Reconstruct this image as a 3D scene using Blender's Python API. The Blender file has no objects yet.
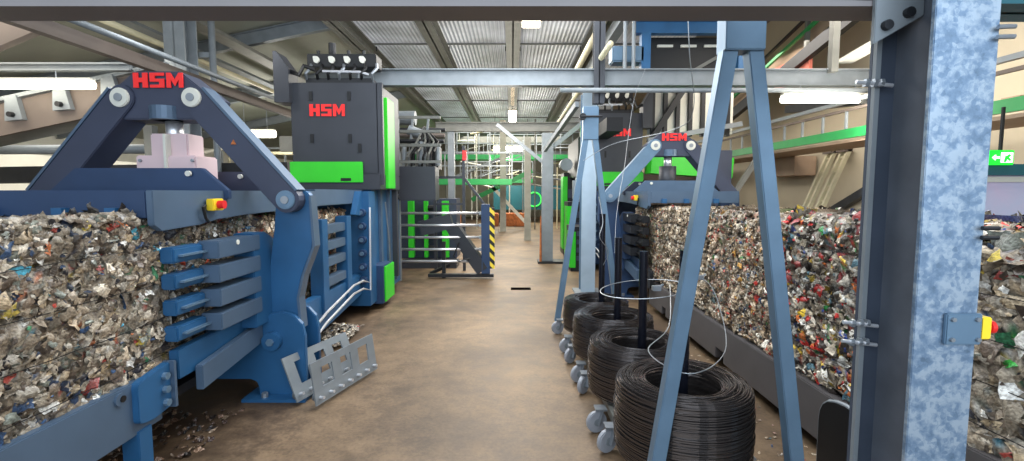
import bpy, bmesh, math, random
import numpy as np
from mathutils import Vector, Matrix, noise
R = math.radians
COL = bpy.context.scene.collection

# ------------------------------------------------------------------ materials
def srgb(r, g, b):
    f = lambda v: (v/255/12.92) if v/255 <= .04045 else ((v/255+.055)/1.055)**2.4
    return (f(r), f(g), f(b), 1)

def mat(name, c, rough=.5, metal=0., noise_amt=.15, nscale=8., bump=0., emit=None, estr=0., spec=.5, c2=None):
    m = bpy.data.materials.new(name); m.use_nodes = True
    nt = m.node_tree; N = nt.nodes; L = nt.links
    p = N['Principled BSDF']
    p.inputs['Roughness'].default_value = rough; p.inputs['Metallic'].default_value = metal
    p.inputs['Specular IOR Level'].default_value = spec
    c = srgb(*c)
    if c2 is None: c2 = tuple(v*(1-noise_amt) for v in c[:3])+(1,)
    else: c2 = srgb(*c2)
    if noise_amt > 0 or bump > 0:
        tc = N.new('ShaderNodeTexCoord'); n = N.new('ShaderNodeTexNoise')
        n.inputs['Scale'].default_value = nscale; n.inputs['Detail'].default_value = 5
        L.new(tc.outputs['Object'], n.inputs['Vector'])
        r = N.new('ShaderNodeValToRGB'); r.color_ramp.elements[0].position = .35; r.color_ramp.elements[1].position = .65
        r.color_ramp.elements[0].color = c2; r.color_ramp.elements[1].color = c
        L.new(n.outputs['Fac'], r.inputs['Fac']); L.new(r.outputs['Color'], p.inputs['Base Color'])
        if bump > 0:
            b = N.new('ShaderNodeBump'); b.inputs['Strength'].default_value = bump; b.inputs['Distance'].default_value = .02
            L.new(n.outputs['Fac'], b.inputs['Height']); L.new(b.outputs['Normal'], p.inputs['Normal'])
    else: p.inputs['Base Color'].default_value = c
    if emit:
        p.inputs['Emission Color'].default_value = srgb(*emit); p.inputs['Emission Strength'].default_value = estr
    return m

M = dict(
 blue=mat('machine_blue', (42,94,138), .42, .15, .2, 3),
 blued=mat('machine_blue_dark', (40,64,98), .5, .1, .2, 3),
 slate=mat('machine_slate', (82,102,124), .42, .2, .15, 3),
 slated=mat('machine_slate_dark', (58,64,84), .5, .1, .15, 3),
 anth=mat('anthracite', (58,60,66), .45, .2, .15, 3),
 dark=mat('near_black', (26,27,31), .5, .1, .3, 9),
 black=mat('black', (12,12,14), .5, 0, 0),
 green=mat('signal_green', (52,200,40), .4, 0, .08, 3),
 greend=mat('green_steel', (30,140,70), .45, 0, .1, 5),
 teal=mat('teal', (20,92,104), .5, 0, .2, 2),
 red=mat('logo_red', (235,38,36), .5, 0, 0, emit=(235,30,30), estr=.12),
 chrome=mat('chrome', (225,225,228), .3, .7, .05, 20),
 steel=mat('dull_steel', (150,155,160), .35, .6, .15, 12),
 galv=mat('galvanised_blue', (102,128,150), .42, .35, .12, 7),
 galvg=mat('galvanised_grey', (132,138,142), .5, .25, .15, 6),
 galvd=mat('galvanised_dim', (118,118,112), .55, .2, .2, 5),
 beamg=mat('painted_beam', (122,116,116), .6, .1, .15, 2),
 pink=mat('pink_reflection_metal', (214,188,190), .45, .1, .08, 3),  # pale grey metal with a red reflection put into its colour
 yellow=mat('safety_yellow', (240,205,40), .5, 0, 0),
 redp=mat('safety_red', (220,40,36), .35, 0, 0),
 white=mat('off_white', (214,212,200), .6, 0, .06, 4),
 cream=mat('cream_pipe', (204,196,164), .5, .1, .15, 4),
 tube=mat('lit_tube', (255,250,235), .5, 0, 0, emit=(255,247,225), estr=9),
 tubew=mat('lit_lens', (255,250,235), .5, 0, 0, emit=(255,238,215), estr=9),
 rubber=mat('castor_grey', (150,152,158), .5, 0, .1, 20),
 orange=mat('orange_bales', (190,110,60), .8, 0, .45, 9, .6),
 tan=mat('tan_panel', (176,150,126), .7, 0, .15, 2),
 brown=mat('dim_brown', (104,92,84), .7, 0, .2, 3),
 concrete=mat('concrete', (150,150,140), .8, 0, .2, 4),
 glasspink=mat('pale_sheet', (214,186,214), .35, 0, .2, 1.2, c2=(160,200,226)),
)
def galv_spangle():
    m = bpy.data.materials.new('galvanised_spangle'); m.use_nodes = True
    nt = m.node_tree; N = nt.nodes; L = nt.links; p = N['Principled BSDF']
    tc = N.new('ShaderNodeTexCoord')
    v = N.new('ShaderNodeTexVoronoi'); v.inputs['Scale'].default_value = 85
    n = N.new('ShaderNodeTexNoise'); n.inputs['Scale'].default_value = 26; n.inputs['Detail'].default_value = 6; n.inputs['Roughness'].default_value = .6
    n2 = N.new('ShaderNodeTexNoise'); n2.inputs['Scale'].default_value = 2.2
    for x in (v, n, n2): L.new(tc.outputs['Object'], x.inputs['Vector'])
    a = N.new('ShaderNodeMath'); a.operation = 'MULTIPLY_ADD'; L.new(v.outputs['Color'], a.inputs[0]); a.inputs[1].default_value = .22
    L.new(n.outputs['Fac'], a.inputs[2])
    b = N.new('ShaderNodeMath'); b.operation = 'MULTIPLY_ADD'; L.new(n2.outputs['Fac'], b.inputs[0]); b.inputs[1].default_value = .5; L.new(a.outputs[0], b.inputs[2])
    r = N.new('ShaderNodeValToRGB'); e = r.color_ramp.elements
    e[0].position = .60; e[0].color = srgb(92,112,132); e[1].position = 1.1; e[1].color = srgb(156,170,184)
    k = e.new(.82); k.color = srgb(112,134,158)
    L.new(b.outputs[0], r.inputs['Fac']); L.new(r.outputs['Color'], p.inputs['Base Color'])
    p.inputs['Metallic'].default_value = .45; p.inputs['Roughness'].default_value = .38
    bp = N.new('ShaderNodeBump'); bp.inputs['Strength'].default_value = .25; bp.inputs['Distance'].default_value = .004
    L.new(a.outputs[0], bp.inputs['Height']); L.new(bp.outputs['Normal'], p.inputs['Normal'])
    return m
M['spangle'] = galv_spangle()

def floor_mat():
    m = bpy.data.materials.new('dirty_concrete_floor'); m.use_nodes = True
    nt = m.node_tree; N = nt.nodes; L = nt.links; p = N['Principled BSDF']
    tc = N.new('ShaderNodeTexCoord')
    def nz(s, d=6, ro=.6):
        n = N.new('ShaderNodeTexNoise'); n.inputs['Scale'].default_value = s; n.inputs['Detail'].default_value = d; n.inputs['Roughness'].default_value = ro
        L.new(tc.outputs['Object'], n.inputs['Vector']); return n
    n1, n2, n3 = nz(.9), nz(5, 8, .7), nz(40, 4)
    r = N.new('ShaderNodeValToRGB'); e = r.color_ramp.elements
    e[0].position = .34; e[0].color = srgb(92,74,56); e[1].position = .68; e[1].color = srgb(140,115,86)
    L.new(n1.outputs['Fac'], r.inputs['Fac'])
    r2 = N.new('ShaderNodeValToRGB'); e = r2.color_ramp.elements
    e[0].position = .38; e[0].color = (.5,.47,.43,1); e[1].position = .6; e[1].color = (1,1,1,1)
    L.new(n2.outputs['Fac'], r2.inputs['Fac'])
    mx = N.new('ShaderNodeMix'); mx.data_type = 'RGBA'; mx.blend_type = 'MULTIPLY'; mx.inputs[0].default_value = .75
    L.new(r.outputs['Color'], mx.inputs[6]); L.new(r2.outputs['Color'], mx.inputs[7])
    r3 = N.new('ShaderNodeValToRGB'); e = r3.color_ramp.elements
    e[0].position = .3; e[0].color = (.7,.68,.66,1); e[1].position = .6; e[1].color = (1.08,1.08,1.08,1)
    L.new(n3.outputs['Fac'], r3.inputs['Fac'])
    mx2 = N.new('ShaderNodeMix'); mx2.data_type = 'RGBA'; mx2.blend_type = 'MULTIPLY'; mx2.inputs[0].default_value = .5
    L.new(mx.outputs[2], mx2.inputs[6]); L.new(r3.outputs['Color'], mx2.inputs[7])
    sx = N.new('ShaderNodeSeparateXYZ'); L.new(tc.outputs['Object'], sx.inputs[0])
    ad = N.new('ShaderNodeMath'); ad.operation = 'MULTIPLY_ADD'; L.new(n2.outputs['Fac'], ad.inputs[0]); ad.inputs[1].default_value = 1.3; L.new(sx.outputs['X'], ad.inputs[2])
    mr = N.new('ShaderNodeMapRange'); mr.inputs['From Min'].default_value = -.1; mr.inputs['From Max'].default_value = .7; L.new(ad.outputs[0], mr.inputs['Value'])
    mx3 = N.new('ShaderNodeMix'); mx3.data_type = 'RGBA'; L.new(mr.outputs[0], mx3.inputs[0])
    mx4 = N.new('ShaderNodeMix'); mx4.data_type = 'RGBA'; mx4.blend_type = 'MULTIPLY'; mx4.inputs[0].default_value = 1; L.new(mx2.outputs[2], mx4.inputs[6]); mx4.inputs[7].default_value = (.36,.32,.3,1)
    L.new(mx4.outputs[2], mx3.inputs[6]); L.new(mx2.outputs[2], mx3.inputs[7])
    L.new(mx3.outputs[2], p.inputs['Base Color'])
    rr = N.new('ShaderNodeMapRange'); rr.inputs['To Min'].default_value = .42; rr.inputs['To Max'].default_value = .75
    L.new(n2.outputs['Fac'], rr.inputs['Value']); L.new(rr.outputs[0], p.inputs['Roughness'])
    b = N.new('ShaderNodeBump'); b.inputs['Strength'].default_value = .3; b.inputs['Distance'].default_value = .01
    L.new(n2.outputs['Fac'], b.inputs['Height']); L.new(b.outputs['Normal'], p.inputs['Normal'])
    return m
M['floor'] = floor_mat()

def ceil_mat():
    m = bpy.data.materials.new('corrugated_roof_sheet'); m.use_nodes = True
    nt = m.node_tree; N = nt.nodes; L = nt.links; p = N['Principled BSDF']
    tc = N.new('ShaderNodeTexCoord')
    w = N.new('ShaderNodeTexWave'); w.wave_type = 'BANDS'; w.bands_direction = 'X'; w.inputs['Scale'].default_value = 3.6
    L.new(tc.outputs['Object'], w.inputs['Vector'])
    n = N.new('ShaderNodeTexNoise'); n.inputs['Scale'].default_value = .7; n.inputs['Detail'].default_value = 3
    L.new(tc.outputs['Object'], n.inputs['Vector'])
    r = N.new('ShaderNodeValToRGB'); e = r.color_ramp.elements
    e[0].position = .35; e[0].color = srgb(128,130,132); e[1].position = .7; e[1].color = srgb(186,190,198)
    L.new(n.outputs['Fac'], r.inputs['Fac'])
    mx = N.new('ShaderNodeMix'); mx.data_type = 'RGBA'; mx.blend_type = 'MULTIPLY'; mx.inputs[0].default_value = .16
    L.new(r.outputs['Color'], mx.inputs[6]); L.new(w.outputs['Color'], mx.inputs[7])
    L.new(mx.outputs[2], p.inputs['Base Color']); p.inputs['Roughness'].default_value = .4; L.new(mx.outputs[2], p.inputs['Emission Color']); p.inputs['Emission Strength'].default_value = .38  # mild glow added to the sheets, standing in for daylight through them
    b = N.new('ShaderNodeBump'); b.inputs['Strength'].default_value = .6; b.inputs['Distance'].default_value = .03
    L.new(w.outputs['Fac'], b.inputs['Height']); L.new(b.outputs['Normal'], p.inputs['Normal'])
    return m
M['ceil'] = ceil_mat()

def waste_mat():
    m = bpy.data.materials.new('pressed_waste'); m.use_nodes = True
    nt = m.node_tree; N = nt.nodes; L = nt.links; p = N['Principled BSDF']
    a = N.new('ShaderNodeAttribute'); a.attribute_name = 'Col'
    tc = N.new('ShaderNodeTexCoord'); n = N.new('ShaderNodeTexNoise'); n.inputs['Scale'].default_value = 75; n.inputs['Detail'].default_value = 6
    L.new(tc.outputs['Object'], n.inputs['Vector'])
    r = N.new('ShaderNodeValToRGB'); e = r.color_ramp.elements
    e[0].position = .38; e[0].color = (.5,.47,.44,1); e[1].position = .6; e[1].color = (1.25,1.23,1.2,1)
    L.new(n.outputs['Fac'], r.inputs['Fac'])
    mx = N.new('ShaderNodeMix'); mx.data_type = 'RGBA'; mx.blend_type = 'MULTIPLY'; mx.inputs[0].default_value = .8
    L.new(a.outputs['Color'], mx.inputs[6]); L.new(r.outputs['Color'], mx.inputs[7])
    L.new(mx.outputs[2], p.inputs['Base Color']); p.inputs['Roughness'].default_value = .34; p.inputs['Specular IOR Level'].default_value = .6
    bp = N.new('ShaderNodeBump'); bp.inputs['Strength'].default_value = .55; bp.inputs['Distance'].default_value = .012; L.new(n.outputs['Fac'], bp.inputs['Height']); L.new(bp.outputs['Normal'], p.inputs['Normal'])
    return m
M['waste'] = waste_mat()

def hazard_mat():
    m = bpy.data.materials.new('hazard_stripes'); m.use_nodes = True
    nt = m.node_tree; N = nt.nodes; L = nt.links; p = N['Principled BSDF']
    tc = N.new('ShaderNodeTexCoord'); mp = N.new('ShaderNodeMapping'); mp.inputs['Rotation'].default_value = (0, R(45), 0)
    w = N.new('ShaderNodeTexWave'); w.bands_direction = 'X'; w.inputs['Scale'].default_value = 2.6
    L.new(tc.outputs['Object'], mp.inputs['Vector']); L.new(mp.outputs['Vector'], w.inputs['Vector'])
    r = N.new('ShaderNodeValToRGB'); r.color_ramp.interpolation = 'CONSTANT'
    e = r.color_ramp.elements; e[0].color = (.01,.01,.01,1); e[1].position = .5; e[1].color = srgb(240,210,60)
    L.new(w.outputs['Fac'], r.inputs['Fac']); L.new(r.outputs['Color'], p.inputs['Base Color'])
    return m
M['hazard'] = hazard_mat()

# ------------------------------------------------------------------ object helpers
def tag(o, label=None, cat=None, group=None, kind=None):
    if label: o['label'] = label
    if cat: o['category'] = cat
    if group: o['group'] = group
    if kind: o['kind'] = kind
    return o

def empty(name, loc, label, cat, group=None):
    o = bpy.data.objects.new(name, None); o.empty_display_size = .1
    o.location = loc; COL.objects.link(o)
    return tag(o, label, cat, group)

def worldloc(o):
    v = Vector((0,0,0))
    while o: v = v + o.location; o = o.parent
    return v

class MB:
    def __init__(s, T=None): s.v = []; s.f = []; s.T = T
    def add(s, vs, fs):
        k = len(s.v); s.v += [Vector(v) for v in vs]; s.f += [tuple(i+k for i in f) for f in fs]; return s
    def box(s, x0, x1, y0, y1, z0, z1):
        return s.add([(x0,y0,z0),(x1,y0,z0),(x1,y1,z0),(x0,y1,z0),(x0,y0,z1),(x1,y0,z1),(x1,y1,z1),(x0,y1,z1)],
                     [(0,3,2,1),(4,5,6,7),(0,1,5,4),(1,2,6,5),(2,3,7,6),(3,0,4,7)])
    def prism(s, pts, ax, a, b):
        n = len(pts)
        def P(p, t):
            return {'y': (p[0], t, p[1]), 'x': (t, p[0], p[1]), 'z': (p[0], p[1], t)}[ax]
        return s.add([P(p, a) for p in pts]+[P(p, b) for p in pts],
                     [tuple(range(n))[::-1], tuple(range(n, 2*n))]+[(i, (i+1) % n, n+(i+1) % n, n+i) for i in range(n)])
    def bar(s, p0, p1, w, h, up=(0,0,1)):
        p0, p1 = Vector(p0), Vector(p1); d = (p1-p0).normalized(); up = Vector(up)
        if abs(d.dot(up)) > .98: up = Vector((0,1,0))
        x = d.cross(up).normalized(); y = x.cross(d)
        vs = [p+x*a*w/2+y*b*h/2 for p in (p0, p1) for a, b in ((-1,-1),(1,-1),(1,1),(-1,1))]
        return s.add(vs, [(0,1,2,3),(7,6,5,4),(0,4,5,1),(1,5,6,2),(2,6,7,3),(3,7,4,0)])
    def ibeam(s, p0, p1, w, h, t=.015, up=(0,0,1)):
        p0, p1 = Vector(p0), Vector(p1); d = (p1-p0).normalized(); u = Vector(up)
        if abs(d.dot(u)) > .98: u = Vector((0,1,0))
        x = d.cross(u).normalized(); y = x.cross(d)
        s.bar(p0, p1, t, h, u); s.bar(p0+y*(h/2-t/2), p1+y*(h/2-t/2), w, t, u); s.bar(p0-y*(h/2-t/2), p1-y*(h/2-t/2), w, t, u)
        return s
    def cyl(s, p0, p1, r, seg=16, r1=None):
        p0, p1 = Vector(p0), Vector(p1); r1 = r if r1 is None else r1
        d = (p1-p0).normalized(); a = Vector((0,0,1)) if abs(d.z) < .9 else Vector((1,0,0))
        x = d.cross(a).normalized(); y = d.cross(x)
        vs = [p+(x*math.cos(2*math.pi*i/seg)+y*math.sin(2*math.pi*i/seg))*rr for p, rr in ((p0, r), (p1, r1)) for i in range(seg)]
        return s.add(vs, [tuple(range(seg)), tuple(range(seg, 2*seg))[::-1]]+[(i, seg+i, seg+(i+1) % seg, (i+1) % seg) for i in range(seg)])
    def tube(s, pts, r, seg=6, closed=False):
        pts = [Vector(p) for p in pts]; n = len(pts); vs = []; px = None
        for i, p in enumerate(pts):
            a = pts[(i-1) % n] if (closed or i > 0) else p; b = pts[(i+1) % n] if (closed or i < n-1) else p
            d = (b-a).normalized()
            if px is None: px = d.orthogonal().normalized()
            px = (px-d*px.dot(d)).normalized(); y = d.cross(px)
            vs += [p+(px*math.cos(2*math.pi*j/seg)+y*math.sin(2*math.pi*j/seg))*r for j in range(seg)]
        fs = []
        for i in range(n if closed else n-1):
            k = (i+1) % n
            fs += [(i*seg+j, i*seg+(j+1) % seg, k*seg+(j+1) % seg, k*seg+j) for j in range(seg)]
        if not closed: fs += [tuple(range(seg))[::-1], tuple(range((n-1)*seg, n*seg))]
        return s.add(vs, fs)
    def lathe(s, prof, c, seg=32, closed=False):
        vs = []; n = len(prof); c = Vector(c)
        for i in range(seg):
            a = 2*math.pi*i/seg
            vs += [c+Vector((math.cos(a)*r, math.sin(a)*r, z)) for r, z in prof]
        fs = []
        for i in range(seg):
            k = (i+1) % seg
            for j in range(n if closed else n-1):
                q = (j+1) % n
                fs.append((i*n+j, k*n+j, k*n+q, i*n+q))
        return s.add(vs, fs)
    def build(s, name, m, parent=None, bevel=0., smooth=False):
        vs = [s.T(v) for v in s.v] if s.T else s.v
        off = worldloc(parent) if parent else Vector((0,0,0))
        if parent is None and vs:
            mn = Vector([min(v[i] for v in vs) for i in range(3)]); mxx = Vector([max(v[i] for v in vs) for i in range(3)])
            off = Vector(((mn.x+mxx.x)/2, (mn.y+mxx.y)/2, mn.z))
        me = bpy.data.meshes.new(name); me.from_pydata([tuple(v-off) for v in vs], [], s.f)
        bm = bmesh.new(); bm.from_mesh(me); bmesh.ops.recalc_face_normals(bm, faces=bm.faces)
        if bevel > 0:
            es = [e for e in bm.edges if len(e.link_faces) == 2 and e.calc_face_angle(0) > .6]
            bmesh.ops.bevel(bm, geom=es, offset=bevel, segments=2, affect='EDGES', clamp_overlap=True)
        bm.to_mesh(me); bm.free()
        if smooth:
            for p in me.polygons: p.use_smooth = True
        me.materials.append(m)
        o = bpy.data.objects.new(name, me); COL.objects.link(o)
        if parent: o.parent = parent
        else: o.location = off
        return o

def rounded(pts, r, n=4, skip=()):
    out = []; k = len(pts)
    for i, p in enumerate(pts):
        if i in skip: out.append(p); continue
        p = Vector(p); a = Vector(pts[i-1]); b = Vector(pts[(i+1) % k])
        ra = min(r, (a-p).length*.45, (b-p).length*.45)
        q0 = p+(a-p).normalized()*ra; q1 = p+(b-p).normalized()*ra
        for j in range(n+1):
            t = j/n; v = q0*(1-t)**2+p*2*t*(1-t)+q1*t*t; out.append((v.x, v.y))
    return out

def thing(mb, name, m, label, cat, group=None, bevel=0., smooth=False):
    return tag(mb.build(name, m, None, bevel, smooth), label, cat, group)
def struct(mb, name, m, bevel=0.):
    return tag(mb.build(name, m), kind='structure')

# ------------------------------------------------------------------ setting
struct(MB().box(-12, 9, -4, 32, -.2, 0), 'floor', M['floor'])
struct(MB().box(-12, -11.8, -4, 32, 0, 3.6), 'wall_left', M['white'])
struct(MB().box(-9.05, -8.95, 4.0, 12.5, 0, 2.35), 'trim_1', M['white'])
struct(MB().box(6.4, 6.6, -4, 32, 0, 6), 'wall_right', mat('wall_beige', (196,184,160), .8, 0, .1, 1.2))
struct(MB().box(-12, 9, 32, 32.2, 0, 6), 'wall_back', mat('wall_far', (150,146,130), .8, 0, .25, 1.5))
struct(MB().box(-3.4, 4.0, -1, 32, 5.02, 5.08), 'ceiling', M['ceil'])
struct(MB().prism([(-12,3.3),(-3.4,5.02),(-3.4,5.1),(-12,3.38)], 'y', -1, 32), 'trim_2', mat('roof_left', (158,160,148), .7, 0, .15, 1.5))
struct(MB().prism([(4.0,5.02),(6.5,5.9),(6.5,5.98),(4.0,5.1)], 'y', -1, 32), 'trim_3', mat('roof_right', (120,112,104), .7, 0, .2, 1.5))

# roof purlins running along the aisle
for x, lab in ((-3.3,'wide steel roof beam along the aisle, above the dark tower on the left'),
               (-1.62,'steel roof beam along the aisle, between left tower beam and central light beam'),
               (.02,'steel roof beam along the aisle that carries the square ceiling lights'),
               (1.75,'steel roof beam along the aisle, just left of the cream pipe')):
    r = empty('roof_beam', (x, 12, 4.8), lab, 'beam', 'roof beams')
    MB().ibeam((x,1,4.87), (x,30,4.87), .3, .28, .03).build('i_section', M['galvd'], r)
    for k in range(6):
        for sx in (-1, 1):
            MB().bar((x+sx*.17, 5+k*3.2, 5.0), (x+sx*.17, 5+k*3.2, 4.9), .02, .03).build('clip', M['dark'], r)
for i, y in enumerate((11.2, 14.5, 18, 22)):
    thing(MB().box(-3.2, 4, y, y+.03, 4.985, 5.02), 'roof_seam', M['galvd'],
          ['nearest thin cross seam under the ribbed roof sheets', 'second thin cross seam under the ribbed roof sheets', 'third thin cross seam under the ribbed roof sheets', 'farthest thin cross seam under the ribbed roof sheets'][i], 'roof seam', 'roof seams')
thing(MB().ibeam((-6,25,4.42), (4,25,4.42), .25, .5, .03), 'cross_girder', M['galvd'], 'far deep steel girder crossing the aisle below the roof', 'beam')
thing(MB().ibeam((-6,29,3.9), (4,29,3.9), .25, .35, .03), 'cross_girder', M['galvg'], 'lower pale girder crossing the far end of the hall', 'beam')

# sloped roof rafters left
def roofz(x): return 3.3+(x+12)*(1.72/8.6)
for i, (y, h) in enumerate(((6.6,.3),(9.4,.25),(12.6,.3),(16,.25))):
    thing(MB().ibeam((-11.8,y,roofz(-11.8)-h/2-.02), (-3.4,y,roofz(-3.4)-h/2-.02), .12, h, .02), 'rafter', M['galvg'],
          ['nearest sloping roof rafter over the left side', 'second sloping roof rafter from the front, left roof', 'third sloping roof rafter from the front, left roof', 'farthest sloping rafter of the left roof'][i], 'rafter', 'left roof rafters')
# truss-like conveyor housing behind left machine
r = empty('inclined_conveyor', (-6.4,7.2,0), 'dusty grey inclined conveyor housing rising behind the left press', 'conveyor')
MB().bar((-9.2,6.9,2.0), (-4.6,6.9,2.95), .5, .06).build('belt_bed', M['galvd'], r)
MB().bar((-9.2,6.6,2.15), (-4.6,6.6,3.1), .05, .42).build('side_panel', M['brown'], r)
MB().bar((-9.2,6.56,2.4), (-4.6,6.56,3.35), .08, .05).build('top_rail', M['galvg'], r)
for k in range(6):
    x = -8.6+k*.65; z = 2.27+(x+9.2)*.2065
    MB().prism([(x-.12,z-.2),(x+.12,z-.18),(x+.05,z+.14),(x-.1,z+.12)], 'y', 6.5, 6.57).build('bracket', M['galvg'], r)
    MB().cyl((x,6.49,z-.12),(x,6.44,z-.12),.035).build('bolt', M['dark'], r)
for x, z in ((-8.2,2.0),(-5.2,2.6)):
    MB().bar((x,7,0),(x,7,z),.12,.12).build('leg', M['galvd'], r)
thing(MB().bar((-9.5,7.9,1.9),(-3.6,7.9,2.0),.3,.26), 'duct', M['dark'], 'dark horizontal duct behind the left A shaped clamp', 'duct')
thing(MB().cyl((-9.5,7.35,2.28),(-5.4,7.35,2.3),.07,12), 'pipe', M['galvg'], 'horizontal grey pipe above the dark duct at far left', 'pipe', smooth=True)
thing(MB().ibeam((-10,6.4,3.27),(-4.95,6.4,3.27),.1,.10,.02), 'horizontal_beam', M['galvg'], 'pale horizontal beam above the left tube light', 'beam')
thing(MB().bar((-8.0,5.6,2.7),(-5.35,5.6,3.75),.10,.55).bar((-7.6,5.6,0),(-7.6,5.6,2.8),.1,.1), 'diagonal_chute', M['brown'], 'wide brownish grey chute leaning up under the left roof', 'chute')
thing(MB().bar((-5.45,5.55,3.78),(-5.1,5.55,3.98),.2,.16), 'chute_head', M['galvg'], 'small pale box at the upper end of the brownish chute', 'box')
thing(MB().cyl((-7.2,5.7,3.72),(-5.55,5.7,3.72),.07,12), 'white_pipe', M['white'], 'short white horizontal pipe at the top left corner', 'pipe', smooth=True)
# cable trays / pipes converging along left side
def along(x, z, y0, y1, kind, m, label, name, cat, w=.1, h=.1, z1=None):
    z1 = z if z1 is None else z1
    mb = MB()
    if kind == 'pipe': mb.cyl((x,y0,z),(x,y1,z1),w/2,12)
    else: mb.bar((x,y0,z),(x,y1,z1),w,h)
    return thing(mb, name, m, label, cat, smooth=(kind == 'pipe'))
along(-4.5, 3.23, 3.2, 12, 'bar', M['brown'], 'dark brown runner passing the left tower beside a pale conduit', 'conveyor_runner', 'beam', .10, .14, 3.23)
along(-4.3, 3.33, 3.2, 12, 'pipe', M['galvg'], 'long pale conduit above the dark brown runner on the left', 'conduit', 'pipe', .07)
along(-5.6, 4.0, 4.8, 14, 'pipe', M['cream'], 'long cream conduit nearest the left tower top', 'conduit', 'pipe', .09)
along(-5.0, 4.3, 5.2, 14, 'bar', M['galvd'], 'upper dark cable tray under the left roof slope', 'cable_tray', 'cable tray', .3, .06)
along(-5.9, 4.25, 5.2, 14, 'bar', M['galvg'], 'upper pale cable tray at the far left roof slope', 'cable_tray', 'cable tray', .22, .05)
# columns left
def column(x, y, z1, w, m, label, name='steel_column', base=True, z0=0):
    r = empty(name, (x, y, z0), label, 'column')
    MB().ibeam((x,y,z0),(x,y,z1), w, w, .025, (1,0,0) if False else (0,1,0)).build('shaft', m, r)
    if base and z0 == 0:
        MB().box(x-w*.9,x+w*.9,y-w*.9,y+w*.9,0,.03).build('base_plate', m, r)
    return r
column(-4.9,7.3,4.7,.3,M['galvg'],'grey steel column behind the left press clamp, rising to the roof')
thing(MB().cyl((-4.62,7.6,0),(-4.62,7.6,4.75),.05,10), 'downpipe', M['galvg'], 'thin vertical pipe beside the grey column at left', 'pipe', smooth=True)
thing(MB().bar((-5.4,7.6,3.75),(-4.6,7.6,3.75),.08,.08), 'bracket_arm', M['galvg'], 'short horizontal bracket on the grey column at left', 'bracket')
thing(MB().box(-4.6,-3.3,9.6,9.7,2.45,2.75), 'wall_rail', M['galvd'], 'dark horizontal rail left of the tower, above a far tube light', 'beam')
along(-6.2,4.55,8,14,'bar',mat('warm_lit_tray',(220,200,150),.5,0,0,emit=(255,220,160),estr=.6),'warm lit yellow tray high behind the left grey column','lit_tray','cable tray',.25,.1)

# ------------------------------------------------------------------ logo
def logo(T_or_none, x0, z0, w, h, y, parent, dirx=1):
    """three heavy block letters H S M facing -Y"""
    lw = w/3.3; g = w*.045; t = lw*.33
    def L(kind, x):
        mb = MB()
        def b(a0, a1, c0, c1): mb.box(x+a0*lw, x+a1*lw, y-.006, y, z0+c0*h, z0+c1*h)
        if kind == 'H': b(0,.36,0,1); b(.64,1,0,1); b(.36,.64,.36,.66)
        if kind == 'S':
            b(0,1,.8,1); b(0,.36,.6,.8); b(0,1,.4,.6); b(.64,1,.2,.4); b(0,1,0,.2)
        if kind == 'M':
            b(0,.3,0,1); b(.85,1.15,0,1)
            mb.prism([(x+.3*lw,z0+h),(x+.3*lw,z0+.55*h),(x+.575*lw,z0+.1*h),(x+.85*lw,z0+.55*h),(x+.85*lw,z0+h),(x+.575*lw,z0+.55*h)], 'y', y-.006, y)
        return mb
    mb = MB(); x = x0
    for k in 'HSM':
        q = L(k, x); mb.add(q.v, q.f); x += lw+g
    return mb.build('logo_lettering', M['red'], parent)

# ------------------------------------------------------------------ waste bales
PAL_L = [((178,166,148),24),((152,138,120),22),((124,110,96),14),((200,190,174),13),((232,230,224),3.5),((92,80,70),8),((44,42,48),4),
         ((126,130,120),5),((60,90,130),2),((44,60,86),2.5),((170,70,60),1.2),((70,140,100),1),((205,180,80),.8),((220,130,80),.6),((80,160,185),.9),((180,160,132),8)]
PAL_R = [((196,176,150),22),((166,146,122),20),((130,112,94),12),((220,206,184),13),((92,76,62),8),((234,226,212),7),((48,42,38),4),
         ((190,60,50),5),((200,150,80),4),((90,110,110),3),((60,90,130),1.5),((90,150,80),1.2),((190,150,130),6)]
PAL_C = [((180,168,148),15),((140,128,112),12),((222,214,200),12),((100,90,80),10),((56,48,44),9),((190,50,46),4.5),((215,180,60),3),((50,140,70),1.6),
         ((220,120,60),2.5),((50,70,130),1.6),((120,160,175),2),((240,238,230),6),((150,60,60),3),((28,26,26),5)]
def norm_pal(P):
    c = np.array([srgb(*p[0])[:3] for p in P]); w = np.array([p[1] for p in P], float); return c, w/w.sum()

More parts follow.
